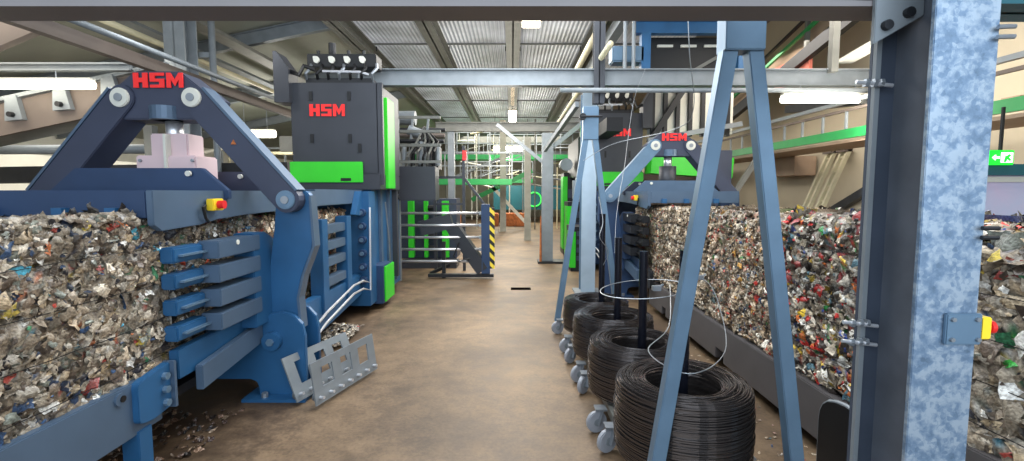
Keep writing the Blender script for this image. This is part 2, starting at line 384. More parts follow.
def scraps(rng, pts, nrm, pal, smin, smax, lift=.010, long_axis=(0,1,0), G=4):
    """crumpled flakes of film: GxG grid each"""
    n = len(pts); c, w = norm_pal(pal)
    ci = c[rng.choice(len(c), n, p=w)] * rng.uniform(.65, 1.3, (n,1))
    s = smin+(smax-smin)*rng.uniform(0,1,n)**1.7
    nn = nrm + rng.normal(0,.2,(n,3)); nn /= np.linalg.norm(nn,axis=1)[:,None]
    a = rng.normal(0,.6,(n,3))+np.array(long_axis)[None]*rng.choice([-1,1],n)[:,None]; a -= nn*(a*nn).sum(1)[:,None]; a /= np.linalg.norm(a,axis=1)[:,None]
    b = np.cross(nn, a)
    asp = rng.uniform(.35,.95,n)
    vs = np.zeros((n,G*G,3)); cc = np.zeros((n,G*G,3))
    k = 0; ph = rng.uniform(0,6.3,n); fr = rng.uniform(1.5,4,n)
    for i in range(G):
        for j in range(G):
            u = 2*i/(G-1)-1; v = 2*j/(G-1)-1
            edge = max(abs(u),abs(v))
            h = .08*np.sin(fr*u*2+ph)+.07*np.sin(fr*v*2.3+ph*1.7)+rng.normal(0,.09,n)-.16*edge
            vs[:,k] = pts + a*((u+rng.normal(0,.14,n))*s*.5)[:,None] + b*((v+rng.normal(0,.14,n))*s*.5*asp)[:,None] + nn*(h*s)[:,None] + nrm*lift
            cc[:,k] = ci*rng.uniform(.6,1.25,(n,1))
            k += 1
    base = (np.arange(n)*G*G)[:,None]
    q = np.array([[i*G+j,(i+1)*G+j,(i+1)*G+j+1,i*G+j+1] for i in range(G-1) for j in range(G-1)])
    fs = (base[:,None,:]+q[None]).reshape(-1,4)
    return vs.reshape(-1,3), fs, cc.reshape(-1,3)

def bale(name, x0,x1,y0,y1,z0,z1, side, pal, label, seed, group, dens=1., smin=.02, smax=.07, pillow=.03, front=True, wires=True, mats=None):
    """side: +1 aisle face at x1, -1 aisle face at x0"""
    rng = np.random.default_rng(seed)
    V = []; F = []; C = []; off = 0
    c, w = norm_pal(pal)
    ny = max(3,int((y1-y0)/.03)); nx = max(3,int((x1-x0)/.04)); nz = max(3,int((z1-z0)/.03))
    cx, cy, cz = (x0+x1)/2, (y0+y1)/2, (z0+z1)/2
    def disp(P, N):
        P = np.array(P); out = []
        for p in P:
            q = Vector(p)
            d = .022*noise.noise(q*9)+.014*noise.noise(q*25)
            # squeezed between wires
            band = -abs(math.sin((p[2]-z0)/(z1-z0)*math.pi*5))**.5
            fy = min(p[1]-y0, y1-p[1]); d += -.03*max(0,1-fy/.06) 
            fz = min(p[2]-z0, z1-p[2]); d += -.04*max(0,1-fz/.08)**2
            d += -.012*(1+band)
            if N[2] == 0:
                w_ = (p[2]-z0)/(z1-z0)*5; dw = abs(w_-round(w_))*(z1-z0)/5
                d -= .022*math.exp(-(dw/.014)**2)
            out.append(d)
        return P+np.array(N)[None]*np.array(out)[:,None]
    def face(o, u, v, nu, nv, N):
        nonlocal off
        P = [np.array(o)+np.array(u)*(i/nu)+np.array(v)*(j/nv) for i in range(nu+1) for j in range(nv+1)]
        P = disp(P, N)
        fs = [(i*(nv+1)+j, (i+1)*(nv+1)+j, (i+1)*(nv+1)+j+1, i*(nv+1)+j+1) for i in range(nu) for j in range(nv)]
        V.append(P); F.append(np.array(fs)+off); C.append(c[rng.choice(len(c),len(P),p=w)]*rng.uniform(.4,.9,(len(P),1)))
        off += len(P)
        area = np.linalg.norm(np.cross(u,v)); n = int(area*2.6/(smin+(smax-smin)*.37)**2*dens)
        a = rng.uniform(0,1,n); b = rng.uniform(0,1,n)
        pts = np.array(o)[None]+a[:,None]*np.array(u)[None]+b[:,None]*np.array(v)[None]
        pts = disp(pts, N)
        vs, f, cc = scraps(rng, pts, np.array(N)[None].repeat(n,0), pal, smin, smax)
        vs = vs.copy()
        mod = np.array([1.0+.6*noise.noise(Vector(p)*3.1)+.5*noise.noise(Vector(p)*9) for p in pts])
        if N[2] == 0:
            w_ = (pts[:,2]-z0)/(z1-z0)*5; dw = np.abs(w_-np.round(w_))*(z1-z0)/5; mod = mod*(1-.45*np.exp(-(dw/.012)**2))  # scraps along the wire creases coloured darker, crease shade painted in
        cc = cc*np.repeat(np.clip(mod,.3,1.4), 16)[:,None]
        V.append(vs); F.append(f+off); C.append(cc); off += len(vs)
    xs = x1 if side > 0 else x0
    face((xs,y0,z0),(0,y1-y0,0),(0,0,z1-z0),ny,nz,(side,0,0))
    face((x0,y0,z1),(x1-x0,0,0),(0,y1-y0,0),nx,ny,(0,0,1))
    if front: face((x0,y0,z0),(x1-x0,0,0),(0,0,z1-z0),nx,nz,(0,-1,0))
    face((x0,y1,z0),(x1-x0,0,0),(0,0,z1-z0),4,4,(0,1,0))
    xo = x0 if side > 0 else x1
    face((xo,y0,z0),(0,y1-y0,0),(0,0,z1-z0),4,4,(-side,0,0))
    face((x0,y0,z0),(x1-x0,0,0),(0,y1-y0,0),3,3,(0,0,-1))
    V = np.concatenate(V); F = np.concatenate(F); C = np.concatenate(C)
    o0 = np.array((cx,cy,z0))
    me = bpy.data.meshes.new(name)
    me.from_pydata((V-o0).tolist(), [], F.tolist())
    at = me.color_attributes.new('Col','FLOAT_COLOR','POINT')
    at.data.foreach_set('color', np.concatenate([C,np.ones((len(C),1))],1).astype(np.float32).ravel())
    for p_ in me.polygons: p_.use_smooth = True
    me.materials.append(M['waste'])
    o = bpy.data.objects.new(name, me); o.location = tuple(o0); COL.objects.link(o)
    tag(o, label, 'bale', group)
    if wires:
        for k in range(1,5):
            z = z0+(z1-z0)*k/5
            x = xs+side*.012
            pts = [(x+side*.012*noise.noise(Vector((yy*6,z,0))), yy, z+.012*noise.noise(Vector((yy*4,z,3)))) for yy in np.linspace(y0+.01,y1-.01,24)]
            MB().tube(pts,.0022,4).build('tie_wire', M['dark'], o)
    return o

bale('waste_bale', -3.28,-2.13, 1.15,2.98, .44,1.54, 1, PAL_L, 'big grey bale of pressed mixed plastics in the left foreground', 11, 'bales in left channel', 1.15, .02,.105)
bale('waste_bale', -3.26,-2.19, 3.02,4.1, .46,1.47, 1, PAL_L+[((230,90,60),2),((60,150,210),3),((240,240,240),6)], 'bale inside the near left blue clamp, seen between its fingers', 12, 'bales in left channel', .9,.02,.07,front=False)
bale('waste_bale', -3.26,-2.19, 4.13,5.3, .46,1.44, 1, PAL_R, 'bale in left channel behind the near clamp lever', 13, 'bales in left channel', .6,.02,.07,front=False, wires=False)
bale('waste_bale', -3.26,-2.19, 5.33,6.3, .46,1.44, 1, PAL_R, 'bale in left channel behind the far ladder-like bars', 14, 'bales in left channel', .6,.02,.07,front=False, wires=False)
bale('waste_bale', 1.95,3.05, 1.0,2.28, .50,1.42, -1, PAL_L+[((60,170,70),1),((190,170,140),12)], 'bale of brownish crumpled film seen right of the near column', 21, 'bales in right channel', 1.,.03,.14,front=False)
bale('waste_bale', 1.95,3.05, 2.31,3.42, .42,1.51, -1, PAL_C, 'colourful bale with red, yellow and green scraps left of the near column', 22, 'bales in right channel', 1.,.02,.10,front=False)
bale('waste_bale', 1.95,3.05, 3.45,4.75, .40,1.49, -1, PAL_R, 'beige and red flecked bale behind the right leg of the near A frame', 23, 'bales in right channel', 1.,.015,.075,front=False)
bale('waste_bale', 1.96,3.05, 4.78,6.15, .42,1.47, -1, PAL_R[:7]+[((190,60,50),1)], 'plain beige bale behind the left leg of the near A frame', 24, 'bales in right channel', 1.,.015,.07,front=False)
bale('waste_bale', 1.96,3.05, 6.2,7.6, .42,1.45, -1, PAL_R, 'farthest bale in right channel, inside the black fingered clamp', 25, 'bales in right channel', .6,.02,.05,front=False, wires=False)
# ------------------------------------------------------------------ channel baler
def baler(side):
    left = side < 0
    dy = .15 if left else 3.9
    T = (lambda v: Vector((v.x+.035, v.y+dy, v.z))) if left else (lambda v: Vector((-v.x-.25, v.y+dy, v.z if (v.y < 6.3 or v.z < 1.95) else 1.95+(v.z-1.95)*1.17)))
    MBT = lambda: MB(T)
    S = M['slate']; B = M['blue'] if left else M['blued']; D = M['slated']
    fing = M['slate'] if left else M['dark']
    root = empty('channel_baler', tuple(T(Vector((-2.72,3.75,0)))),
        'blue channel baler at left with A shaped clamp, red lettering and dark press tower' if left else
        'channel baler at right behind the wire coils, with blue A shaped clamp', 'baler')
    cx = -2.72
    mir = lambda pts: [(2*cx-a, b) for a, b in pts]
    # cross frame under channel with feet
    foot = [(-1.69,0),(-1.69,.5),(-1.71,.6),(-1.77,.67),(-1.87,.7),(-1.97,.68),(-2.05,.58),(-2.14,.56),(-2.14,.42)]
    low = [(-2.52,.15),(-2.14,.15),(-2.09,.13),(-2.07,.08),(-2.07,0)]
    poly = foot+mir(foot)[::-1]+mir(low)[::-1]+low
    for y0 in (3.6,3.87): MBT().prism(poly,'y',y0,y0+.05).build('base_frame', B, root, .006)
    for m in (lambda p:p, mir):
        a = m([(-1.66,0),(-2.16,0)])
        MBT().box(min(a[0][0],a[1][0]),max(a[0][0],a[1][0]),3.5,4.0,0,.025).build('foot_plate', B, root)
        for xx in (-1.75,-2.0):
            x = m([(xx,0)])[0][0]; MBT().cyl((x,3.55,.025),(x,3.55,.06),.025,8).build('anchor_bolt', M['steel'], root)
        # lever
        lev = rounded([(-1.64,1.66),(-1.62,1.22),(-1.72,.98),(-1.76,.8),(-1.74,.4),(-2.02,.36),(-2.03,.75),(-1.98,1.05),(-1.93,1.35),(-1.9,1.66)],.06)
        lv = MBT().prism(m(lev),'y',3.66,3.74).build('clamp_lever', B, root, .008)
        rim = [(-1.625,1.62),(-1.605,1.22),(-1.705,.97),(-1.745,.8),(-1.73,.55),(-1.75,.55),(-1.765,.8),(-1.72,.98),(-1.625,1.22),(-1.64,1.62)]
        MBT().prism(m(rim),'y',3.65,3.76).build('edge_strip', M['slate'] if left else B, lv)
        px = m([(-1.94,.47)])[0][0]
        pp = MBT().cyl((px,3.55,.47),(px,3.95,.47),.075,24).build('pivot_pin', B, root, .004)
        MBT().cyl((px,3.53,.47),(px,3.56,.47),.03,6).build('pin_bolt', M['galv'], pp)
        # arm (box section) from crosshead to lever
        (ax,az),(bx,bz) = m([(-2.45,2.36),(-1.77,1.59)])
        d = Vector((bx-ax,0,bz-az)).normalized(); n = Vector((d.z,0,-d.x))
        aw = .1; pts = []
        for c0, a0 in (((ax,az),1),((bx,bz),0)):
            for k in range(9):
                t = math.pi*k/8 + (math.pi/2)
                v = Vector((c0[0],0,c0[1])) + (n*math.sin(t-math.pi/2+ (0 if a0==0 else 0)) )*0
                e = d*(-1 if a0 else 1)
                v = Vector((c0[0],0,c0[1])) + e*math.cos(math.pi/2-math.pi*k/8)*aw + n*math.cos(math.pi*k/8)*aw*(1 if a0 else -1)
                pts.append((v.x,v.z))
        arm = MBT().prism(pts,'y',3.54,3.68 if m is not mir else 3.8).build('clamp_arm', D if (left or m is mir) else M['galv'], root, .006)
        if left:
            e0 = Vector((ax,3.68,az))+n*(aw+.01)*(1 if n.z > 0 else -1); e1 = Vector((bx,3.68,bz))+n*(aw+.01)*(1 if n.z > 0 else -1)
            MBT().bar(e0-Vector((0,.07,0)),e1-Vector((0,.07,0)),.15,.02,tuple(n)).build('edge_strip', M['slate'], arm)
        for (qx,qz) in ((ax,az),(bx,bz)):
            q = MBT().cyl((qx,3.52,qz),(qx,3.88,qz),.072,28).build('pivot_pin', M['galv'] if (qx,qz)==(bx,bz) else M['white'], root, .006)
            MBT().cyl((qx,3.51,qz),(qx,3.525,qz),.03,16).build('pin_bolt', M['steel'], q)
        if left:
            MBT().prism([(bx-.40,bz+.42),(bx-.36,bz+.42),(bx-.38,bz+.455)],'y',3.532,3.54).build('warning_triangle', M['orange'], arm)
    # crosshead
    ch = [(-2.89,2.56),(-2.55,2.56),(-2.3,2.36),(-2.36,2.26),(-2.44,2.2),(-3.0,2.2),(-3.08,2.26),(-3.14,2.36)]
    cr = MBT().prism(ch,'y',3.56,3.8).build('crosshead', D, root, .008)
    c0 = T(Vector((cx,3.55,0)))
    logo(None, c0.x-.17, 2.435, .36, .11, c0.y, cr)
    MBT().cyl((cx+.03,3.6,2.2),(cx+.03,3.6,2.3),.11,20).build('cylinder_cap', M['slate'], root)
    MBT().cyl((cx+.03,3.68,2.0),(cx+.03,3.68,2.22),.06,20).build('piston_rod', M['chrome'], root, smooth=True)
    if left:
        hs = MBT().box(-2.83,-2.54,3.6,3.8,1.80,2.10).build('cylinder_housing', M['pink'], root, .01)
        MBT().box(-2.92,-2.46,3.56,3.84,1.70,1.93).build('housing_flange', M['pink'], hs, .01)
        MBT().box(-2.69,-2.67,3.54,3.6,1.72,2.09).build('housing_rib', M['white'], hs)
        for xx in (-2.88,-2.48):
            MBT().cyl((xx,3.545,1.89),(xx,3.56,1.89),.012,8).build('bolt', M['steel'], hs)
    else:
        MBT().cyl((cx+.03,3.68,1.66),(cx+.03,3.68,2.05),.13,20).build('cylinder_housing', M['anth'], root, smooth=True)
    # top yoke plates
    y1 = [(-3.38,1.6),(-3.33,1.66),(-3.14,1.82),(-2.24,1.82),(-2.06,1.66),(-2.06,1.6)]
    MBT().prism(y1,'y',3.28,3.33).build('yoke_plate', M['slate'] if not left else M['blued'], root, .005)
    MBT().prism([(a+.0,b) for a,b in y1],'y',3.93,4.0).build('yoke_plate', D, root, .005)
    for xx,yy in ((-2.32,3.27),(-2.32,3.92)): MBT().cyl((xx,yy,1.78),(xx,yy-.02,1.78),.02,10).build('bolt', M['white'], root)
    # top press box
    tp = MBT().prism([(-3.32,1.5),(-2.13,1.5),(-2.13,1.66),(-3.32,1.66)],'y',2.6,5.0).build('top_plate_box', M['blued'] if left else M['slate'], root, .005)
    sp = MBT().prism([(2.6,1.66),(2.6,1.46),(2.66,1.42),(3.0,1.435),(3.2,1.46),(3.55,1.475),(5.0,1.50),(5.0,1.66)],'x',-2.13,-2.09).build('side_plate', S, root, .004)
    for xx in (-3.0,-2.6,-2.3): MBT().box(xx-.03,xx+.03,2.55,2.6,1.50,1.56).build('socket', M['blue'], root)
    # emergency stop
    es = MBT().box(-2.08,-2.03,3.06,3.18,1.525,1.605).build('stop_button_box', M['yellow'], root, .006)
    MBT().cyl((-2.03,3.12,1.565),(-1.99,3.12,1.565),.028,14).build('red_button', M['redp'], es)
    MBT().tube([(-2.07,3.04,1.56),(-2.06,3.0,1.55),(-2.06,3.02,1.48),(-2.08,3.08,1.45)],.01,6).build('cable', M['black'], es)
    # side fingers
    for side2 in (0,1):
        f = (lambda x: x) if side2==0 else (lambda x: 2*cx-x)
        for k, z in enumerate((1.27,1.11,.95,.79)):
            a, b = sorted((f(-2.10),f(-1.96)))
            fg = MBT().box(a,b,2.98,3.5,z-.058,z+.058).build('finger', fing, root, .006)
            a, b = sorted((f(-2.15),f(-2.06)))
            MBT().box(a,b,2.70,2.98,z-.05,z+.045).build('finger_tip', M['blue'] if left else M['dark'], fg, .01)
            a, b = sorted((f(-2.06),f(-2.03)))
            MBT().box(a,b,2.74,2.98,z-.012,z+.0).build('tip_edge', M['galv'] if left else M['dark'], fg)
        a, b = sorted((f(-2.12),f(-1.97)))
        MBT().prism([(3.42,.62),(3.42,1.34),(3.6,1.34),(3.95,1.18),(3.95,.72),(3.8,.62)],'x',a,b).build('finger_post', B, root, .006)
    MBT().cyl((-1.96,3.2,1.3),(-1.955,3.2,1.3),.018,10).build('round_label', M['white'], root)
    # lower links
    MBT().prism([(2.72,.50),(2.72,.68),(3.6,.70),(3.6,.50)],'x',-2.14,-2.08).build('link_bar', B, root, .005)
    MBT().prism([(2.85,.38),(2.85,.54),(3.6,.62),(3.6,.46)],'x',-2.07,-2.02).build('link_bar', S, root, .005)
    jf = MBT().prism(rounded([(2.4,.60),(2.66,.64),(2.66,.37),(2.5,.35),(2.4,.37)],.03),'x',-2.13,-2.085).build('joint_plate', M['blue'] if left else M['dark'], root, .004)
    MBT().box(-2.13,-2.06,2.65,2.67,.36,.64).build('joint_flange', S, jf)
    for z in (.57,.49,.41): MBT().cyl((-2.085,2.6,z),(-2.06,2.6,z),.022,8).build('bolt', M['galv'], jf)
    if left:
        # support beams towards the camera
        MBT().box(-2.19,-2.12,.6,2.62,.30,.60).build('support_beam', S, root, .006)
        MBT().box(-3.3,-3.23,.6,2.62,.30,.60).build('support_beam', S, root, .006)
        MBT().box(-3.25,-2.15,.6,3.7,.36,.42).build('channel_floor', M['dark'], root)
        for x in (-2.16,-3.26):
            for y in (1.0,2.42): 
                MBT().box(x-.05,x+.05,y,y+.1,0,.32).build('support_leg', M['blue'], root, .004)
        ct = MBT().cyl((-2.12,2.32,.55),(-2.11,2.32,.55),.035,16).build('cable_grommet', M['slate'], root)
        MBT().cyl((-2.11,2.33,.55),(-2.105,2.33,.55),.018,12).build('grommet_hole', M['black'], ct)
    else:
        # dark side beam with notches along the aisle
        n0 = -2.18
        pts = [(-3.3,.08),(-3.3,.66),(-1.9,.58),(-1.55,.42),(1.6,.42),(2.7,.42),(2.7,.1),(2.12,.1),(2.12,.2),(1.98,.2),(1.98,.1),(.5,.1),(.5,.2),(.34,.2),(.34,.1),(-1.2,.1),(-1.2,.08)]
        bmx = MB(T).prism(pts,'x',-2.24,-2.16).build('side_beam', mat('dark_taupe_paint',(84,80,80),.55,.1,.15,4), root, .006)
        MB(T).box(-3.25,-2.24,-3.2,3.7,.34,.40).build('channel_floor', M['dark'], root)
        MB(T).cyl((-2.16,-1.15,.36),(-2.13,-1.15,.36),.04,14).build('hook_eye', M['dark'], root)
        MB(T).box(-3.3,-3.22,-3.2,2.6,.1,.6).build('support_beam', M['dark'], root)
        for y in (-2.6,-.4,1.9):
            MB(T).box(-3.2,-2.3,y,y+.12,0,.34).build('support_foot', M['black'], root)
    # channel behind the clamp
    MBT().box(-3.35,-2.1,4.0,6.5,.30,.44).build('channel_floor', M['dark'], root)
    MBT().prism([(4.0,.10),(4.0,.56),(6.4,.56),(6.4,.3)],'x',-2.15,-2.05).build('side_skirt', B, root, .006)
    # far ladder bars
    for yy in (4.85,5.6): MBT().box(-2.16,-2.02,yy,yy+.16,.35,1.36).build('bar_post', B, root, .006)
    for z in (1.24,1.06,.88,.66): MBT().box(-2.14,-2.04,5.0,5.65,z-.05,z+.05).build('side_bar', S if left else M['dark'], root, .006)
    MBT().box(-3.3,-2.1,4.9,6.55,1.5,1.68).build('cover_box', S, root, .006)
    MBT().prism([(5.95,1.36),(6.15,1.66),(6.35,1.66),(6.35,1.3)],'x',-2.1,-2.02).build('corner_plate', B, root, .006)
    # pipes low
    for i, z in enumerate((.52,.42)):
        MBT().tube([(-1.86,4.3,z-.1),(-1.9,4.6,z-.08),(-1.92,5.5,z+.02),(-1.9,5.8,z+.02),(-1.9,6.1,z-.06),(-1.9,6.15,1.45)],.013,8).build('hydraulic_pipe', M['chrome'], root)
    # debris guard
    # tying unit
    MBT().box(-2.25,-1.93,6.2,6.5,.12,1.66).build('tying_post', B, root, .008)
    for z in (1.38,1.2,1.02,.84,.66,.48):
        r_ = MBT().cyl((-2.01,6.12,z),(-2.01,6.2,z),.05,16).build('roller', M['blued'], root, .004)
        MBT().cyl((-2.01,6.1,z),(-2.01,6.12,z),.026,10).build('roller_cap', M['galv'], r_)
    MBT().box(-3.2,-2.0,6.55,8.2,.1,1.75).build('press_chamber', B, root, .01)
    for yy in (6.9,7.35,7.8): MBT().box(-2.0,-1.96,yy,yy+.1,.2,1.68).build('chamber_rib', S if left else M['dark'], root, .004)
    MBT().tube([(-1.92,7.0,1.5),(-1.9,7.1,.9),(-1.92,7.2,.6)],.012,6).build('cable', M['steel'], root)
    g = MBT().box(-2.25,-1.84,6.5,7.0,.08,.62).build('lower_guard', M['blued'], root, .008)
    MBT().box(-1.84,-1.82,6.56,7.05,.1,.6).build('green_panel', M['green'], g, .004)
    MBT().box(-2.0,-1.84,7.0,7.06,.1,.6).build('green_edge', M['green'], g)
    # tower
    tw = MBT().box(-3.05,-1.86,6.5,7.7,1.9,3.13).build('press_tower', M['anth'], root, .01)
    MBT().box(-3.1,-1.84,6.45,7.6,1.68,1.9).build('tower_base', M['anth'], root, .01)
    MBT().box(-3.06,-2.07,6.43,6.46,1.78,2.06).build('green_panel', M['green'], root, .006)
    for xx in (-2.25,):
        MBT().box(xx-.12,xx+.02,6.425,6.43,1.80,1.84).build('panel_slot', M['black'], root)
    MBT().box(-1.86,-1.80,6.75,7.15,1.7,2.98).build('side_panel_green', M['green'], root, .006)
    MBT().box(-1.88,-1.80,6.5,6.56,1.75,3.13).build('corner_post', M['anth'], root)
    MBT().box(-1.95,-1.87,7.5,7.6,.3,3.0).build('back_post', M['anth'], root)
    for xx,zz in ((-2.77,2.95),(-2.25,2.95),(-2.77,2.38),(-2.25,2.38),(-2.12,2.25)):
        MBT().box(xx-.022,xx+.022,6.485,6.5,zz-.06,zz+.06).build('lifting_slot', M['black'], root)
    c0 = T(Vector((-2.55,6.495,0)))
    logo(None, c0.x-.24, 2.68 if left else 2.84, .46, .16, c0.y-.003, tw)
    # manifold on top
    mf = MBT().box(-2.85,-1.95,6.55,7.0,3.13,3.2).build('manifold', M['dark'], root)
    MBT().box(-2.85,-1.9,6.6,6.9,3.36,3.54).build('valve_bank', M['black'], root, .01)
    for k in range(4):
        x = -2.72+k*.21
        vb = MBT().prism(rounded([(x-.04,3.5),(x+.03,3.5),(x+.055,3.45),(x+.02,3.4),(x-.025,3.42)],.02),'y',6.57,6.6).build('valve_cover', M['white'], root)
        MBT().cyl((x,6.68,3.54),(x,6.68,3.6),.025,8).build('valve_knob', M['black'], vb)
    for k in range(7):
        x = -2.85+k*.15
        MBT().tube([(x,6.6,3.15),(x+.02,6.5,3.25),(x+.08,6.52,3.32),(x+.05,6.62,3.4)],.022,6).build('hose', M['black'] if k%3 else M['steel'], root)
    MBT().cyl((-2.55,6.75,3.54),(-2.55,6.75,3.72),.05,12).build('valve_stack', M['black'], root)
    MBT().tube([(-2.6,6.5,3.28),(-2.1,6.5,3.27),(-1.98,6.52,3.24)],.018,6).build('pipe', M['chrome'], root)
    MBT().prism([(-3.22,2.85),(-3.22,3.52),(-3.18,3.52),(-3.02,3.3),(-3.02,2.85)],'y',6.4,6.7).build('side_bracket', M['anth'], root)
    MBT().tube([(-3.1,6.5,3.3),(-2.9,6.45,3.22),(-2.85,6.5,3.35),(-2.7,6.5,3.3)],.03,6).build('hose', M['black'], root)
    return root
baler(-1)
baler(1)

# slotted brackets on floor at left foot
def bracket_plate(bl, br, h, lean, name, label):
    bl = Vector(bl); br = Vector(br); u = (br-bl); L = u.length; u.normalize()
    w = Vector((lean[0],lean[1],1)).normalized(); n = u.cross(w).normalized()
    root = empty(name, tuple(bl), label, 'bracket')
    def P(a, b, t): return bl+u*a+w*b+n*t
    mb = MB(); nw = 3; a0 = .09; m = .05
    ww = (L-.1*(nw+1))/nw; xs = []
    # frame with window openings
    def q(a,b,c,d):
        vs = [P(a,c,0),P(b,c,0),P(b,d,0),P(a,d,0),P(a,c,.012),P(b,c,.012),P(b,d,.012),P(a,d,.012)]
        mb.add(vs,[(0,3,2,1),(4,5,6,7),(0,1,5,4),(1,2,6,5),(2,3,7,6),(3,0,4,7)])
    q(0,L,0,.12); q(0,L,h-.06,h)
    for k in range(nw+1):
        a = k*(ww+.1); q(a,a+.1,.12,h-.06)
    mb.build('slotted_plate', M['galvg'], root)
    for k in range(7):
        a = .05+k*(L-.1)/6; p = P(a,.05,0)
        b = MB().cyl(p-n*.035,p+n*.05,.012,8).build('bolt', M['chrome'], root)
        MB().cyl(p-n*.045,p-n*.03,.028,6).build('nut', M['steel'], b)
    return root
bracket_plate((-1.49,3.52,.03),(-1.25,4.3,.03),.33,(-.12,.0),'slotted_bracket','slotted steel bracket plate with bolts, in front, by the blue foot')
bracket_plate((-1.66,3.58,.03),(-1.42,4.3,.03),.36,(-.35,.05),'slotted_bracket','slotted steel bracket plate leaning on the blue clamp foot, behind its twin')

# loose debris
def debris(name, n, xr, yr, pal, seed, label, smax=.06, zf=.01):
    rng = np.random.default_rng(seed)
    pts = np.stack([rng.uniform(*xr,n), rng.uniform(*yr,n), np.zeros(n)+zf],1)
    if callable(zf): pass
    d = np.hypot((pts[:,0]-np.mean(xr))/(xr[1]-xr[0])*2,(pts[:,1]-np.mean(yr))/(yr[1]-yr[0])*2)
    pts[:,2] = zf+np.clip(1-d,0,1)*zf*rng.uniform(0,3,n)
    v,f,c = scraps(rng, pts, np.array((0,0,1.))[None].repeat(n,0), pal, .02, smax, .004)
    v[:,2] = np.maximum(v[:,2], .003)
    me = bpy.data.meshes.new(name); me.from_pydata(v.tolist(),[],f.tolist())
    at = me.color_attributes.new('Col','FLOAT_COLOR','POINT'); at.data.foreach_set('color', np.concatenate([c,np.ones((len(c),1))],1).astype(np.float32).ravel())
    me.materials.append(M['waste']); o = bpy.data.objects.new(name,me); COL.objects.link(o)
    return tag(o, label, 'debris', kind='stuff')
PAL_D = [((70,52,44),6),((100,76,60),6),((130,104,84),4),((40,34,32),5),((150,130,110),2)]
debris('debris', 260, (-2.9,-2.0),(2.5,3.5), PAL_D, 5, 'dark dirt and crumbs on the floor beneath the left channel', .07, .01)
debris('debris', 500, (-2.15,-1.8),(4.9,5.7), PAL_L, 6, 'heap of waste scraps on the floor behind the blue clamp foot', .07, .05)
debris('debris', 160, (1.45,1.95),(2.3,5.5), PAL_R, 7, 'small scraps along the foot of the dark side beam', .03, .004)

# ------------------------------------------------------------------ wire coil cart
cart = empty('wire_coil_cart', (.92,4.0,0), 'low steel cart carrying four wire coils, with castors and A shaped end frames', 'cart')
deck = MB().box(.70,1.28,2.35,5.55,.13,.16)
deck.build('deck', mat('rusty_deck',(96,84,76),.7,.2,.4,14), cart, .004)
for x in (.70,1.30): MB().box(x-.03,x+.03,2.3,5.6,.10,.17).build('side_rail', M['galvd'], cart, .004)
CY = (2.63,3.47,4.30,5.08)
for i,y in enumerate(CY):
    top = (1.33,1.22,1.24,1.42)[i]
    sp = MB().cyl((.96,y,.16),(.96,y,top),.032,16).build('spindle', mat('dark_blue_tube',(24,26,36),.25,.4,0) if i==0 else bpy.data.materials['dark_blue_tube'], cart, smooth=False)
    MB().cyl((.96,y,.16),(.96,y,.18),.3,24).build('coil_tray', M['dark'], cart)
def castor(x, y, ang):
    ang += .95
    c, s = math.cos(ang), math.sin(ang)
    top = MB().box(x-.04,x+.04,y-.04,y+.04,.16,.172).build('castor_plate', M['steel'], cart)
    ox, oy = x-s*.03, y-c*.03
    MB().cyl((ox-c*.018,oy+s*.018,.075),(ox+c*.018,oy-s*.018,.075),.074,24).build('wheel', M['rubber'], top, .006)
    MB().cyl((ox-c*.022,oy+s*.022,.075),(ox+c*.022,oy-s*.022,.075),.026,14).build('hub', M['galvg'], top)
    for k in (-1,1):
        mb = MB(); p0 = (ox+k*c*.026, oy-k*s*.026,.06); p1 = (x+k*c*.026, y-k*s*.026,.165); mb.bar(p0,p1,.004,.04,(c,-s,0)); mb.build('fork', M['steel'], top)
for x,y,a in ((.56,5.5,.3),(.58,4.85,.15),(.585,4.55,-.1),(.60,4.08,.1),(.605,3.85,-.25),(.61,3.2,.3),(.63,2.95,.1),(1.32,5.4,.2),(1.32,4.4,0),(1.32,3.2,.2),(1.32,2.6,0)):
    castor(x,y,a)
def end_frame(y):
    xc = 1.02 if y<4 else .9; G = M['galv']
    ap = MB().box(xc-.088,xc+.088,y-.05,y+.05,2.27 if y<4 else 2.25,2.62).build('apex_plate', G, cart, .004)
    for s in (-1,1):
        MB().bar((xc+s*.05,y,2.31 if y<4 else 2.29),(xc+s*.365,y,.12),.066,.066,(0,1,0)).build('frame_leg', G, cart, .004)
    if y>4:
        k = MB().cyl((xc-.12,y-.1,2.5),(xc+.12,y-.1,2.5),.012,8).build('pin', M['dark'], ap)
        MB().cyl((xc-.1,y-.1,2.5),(xc-.1,y-.05,2.5),.04,14).build('knob', M['black'], ap)
end_frame(2.2)
end_frame(5.6)

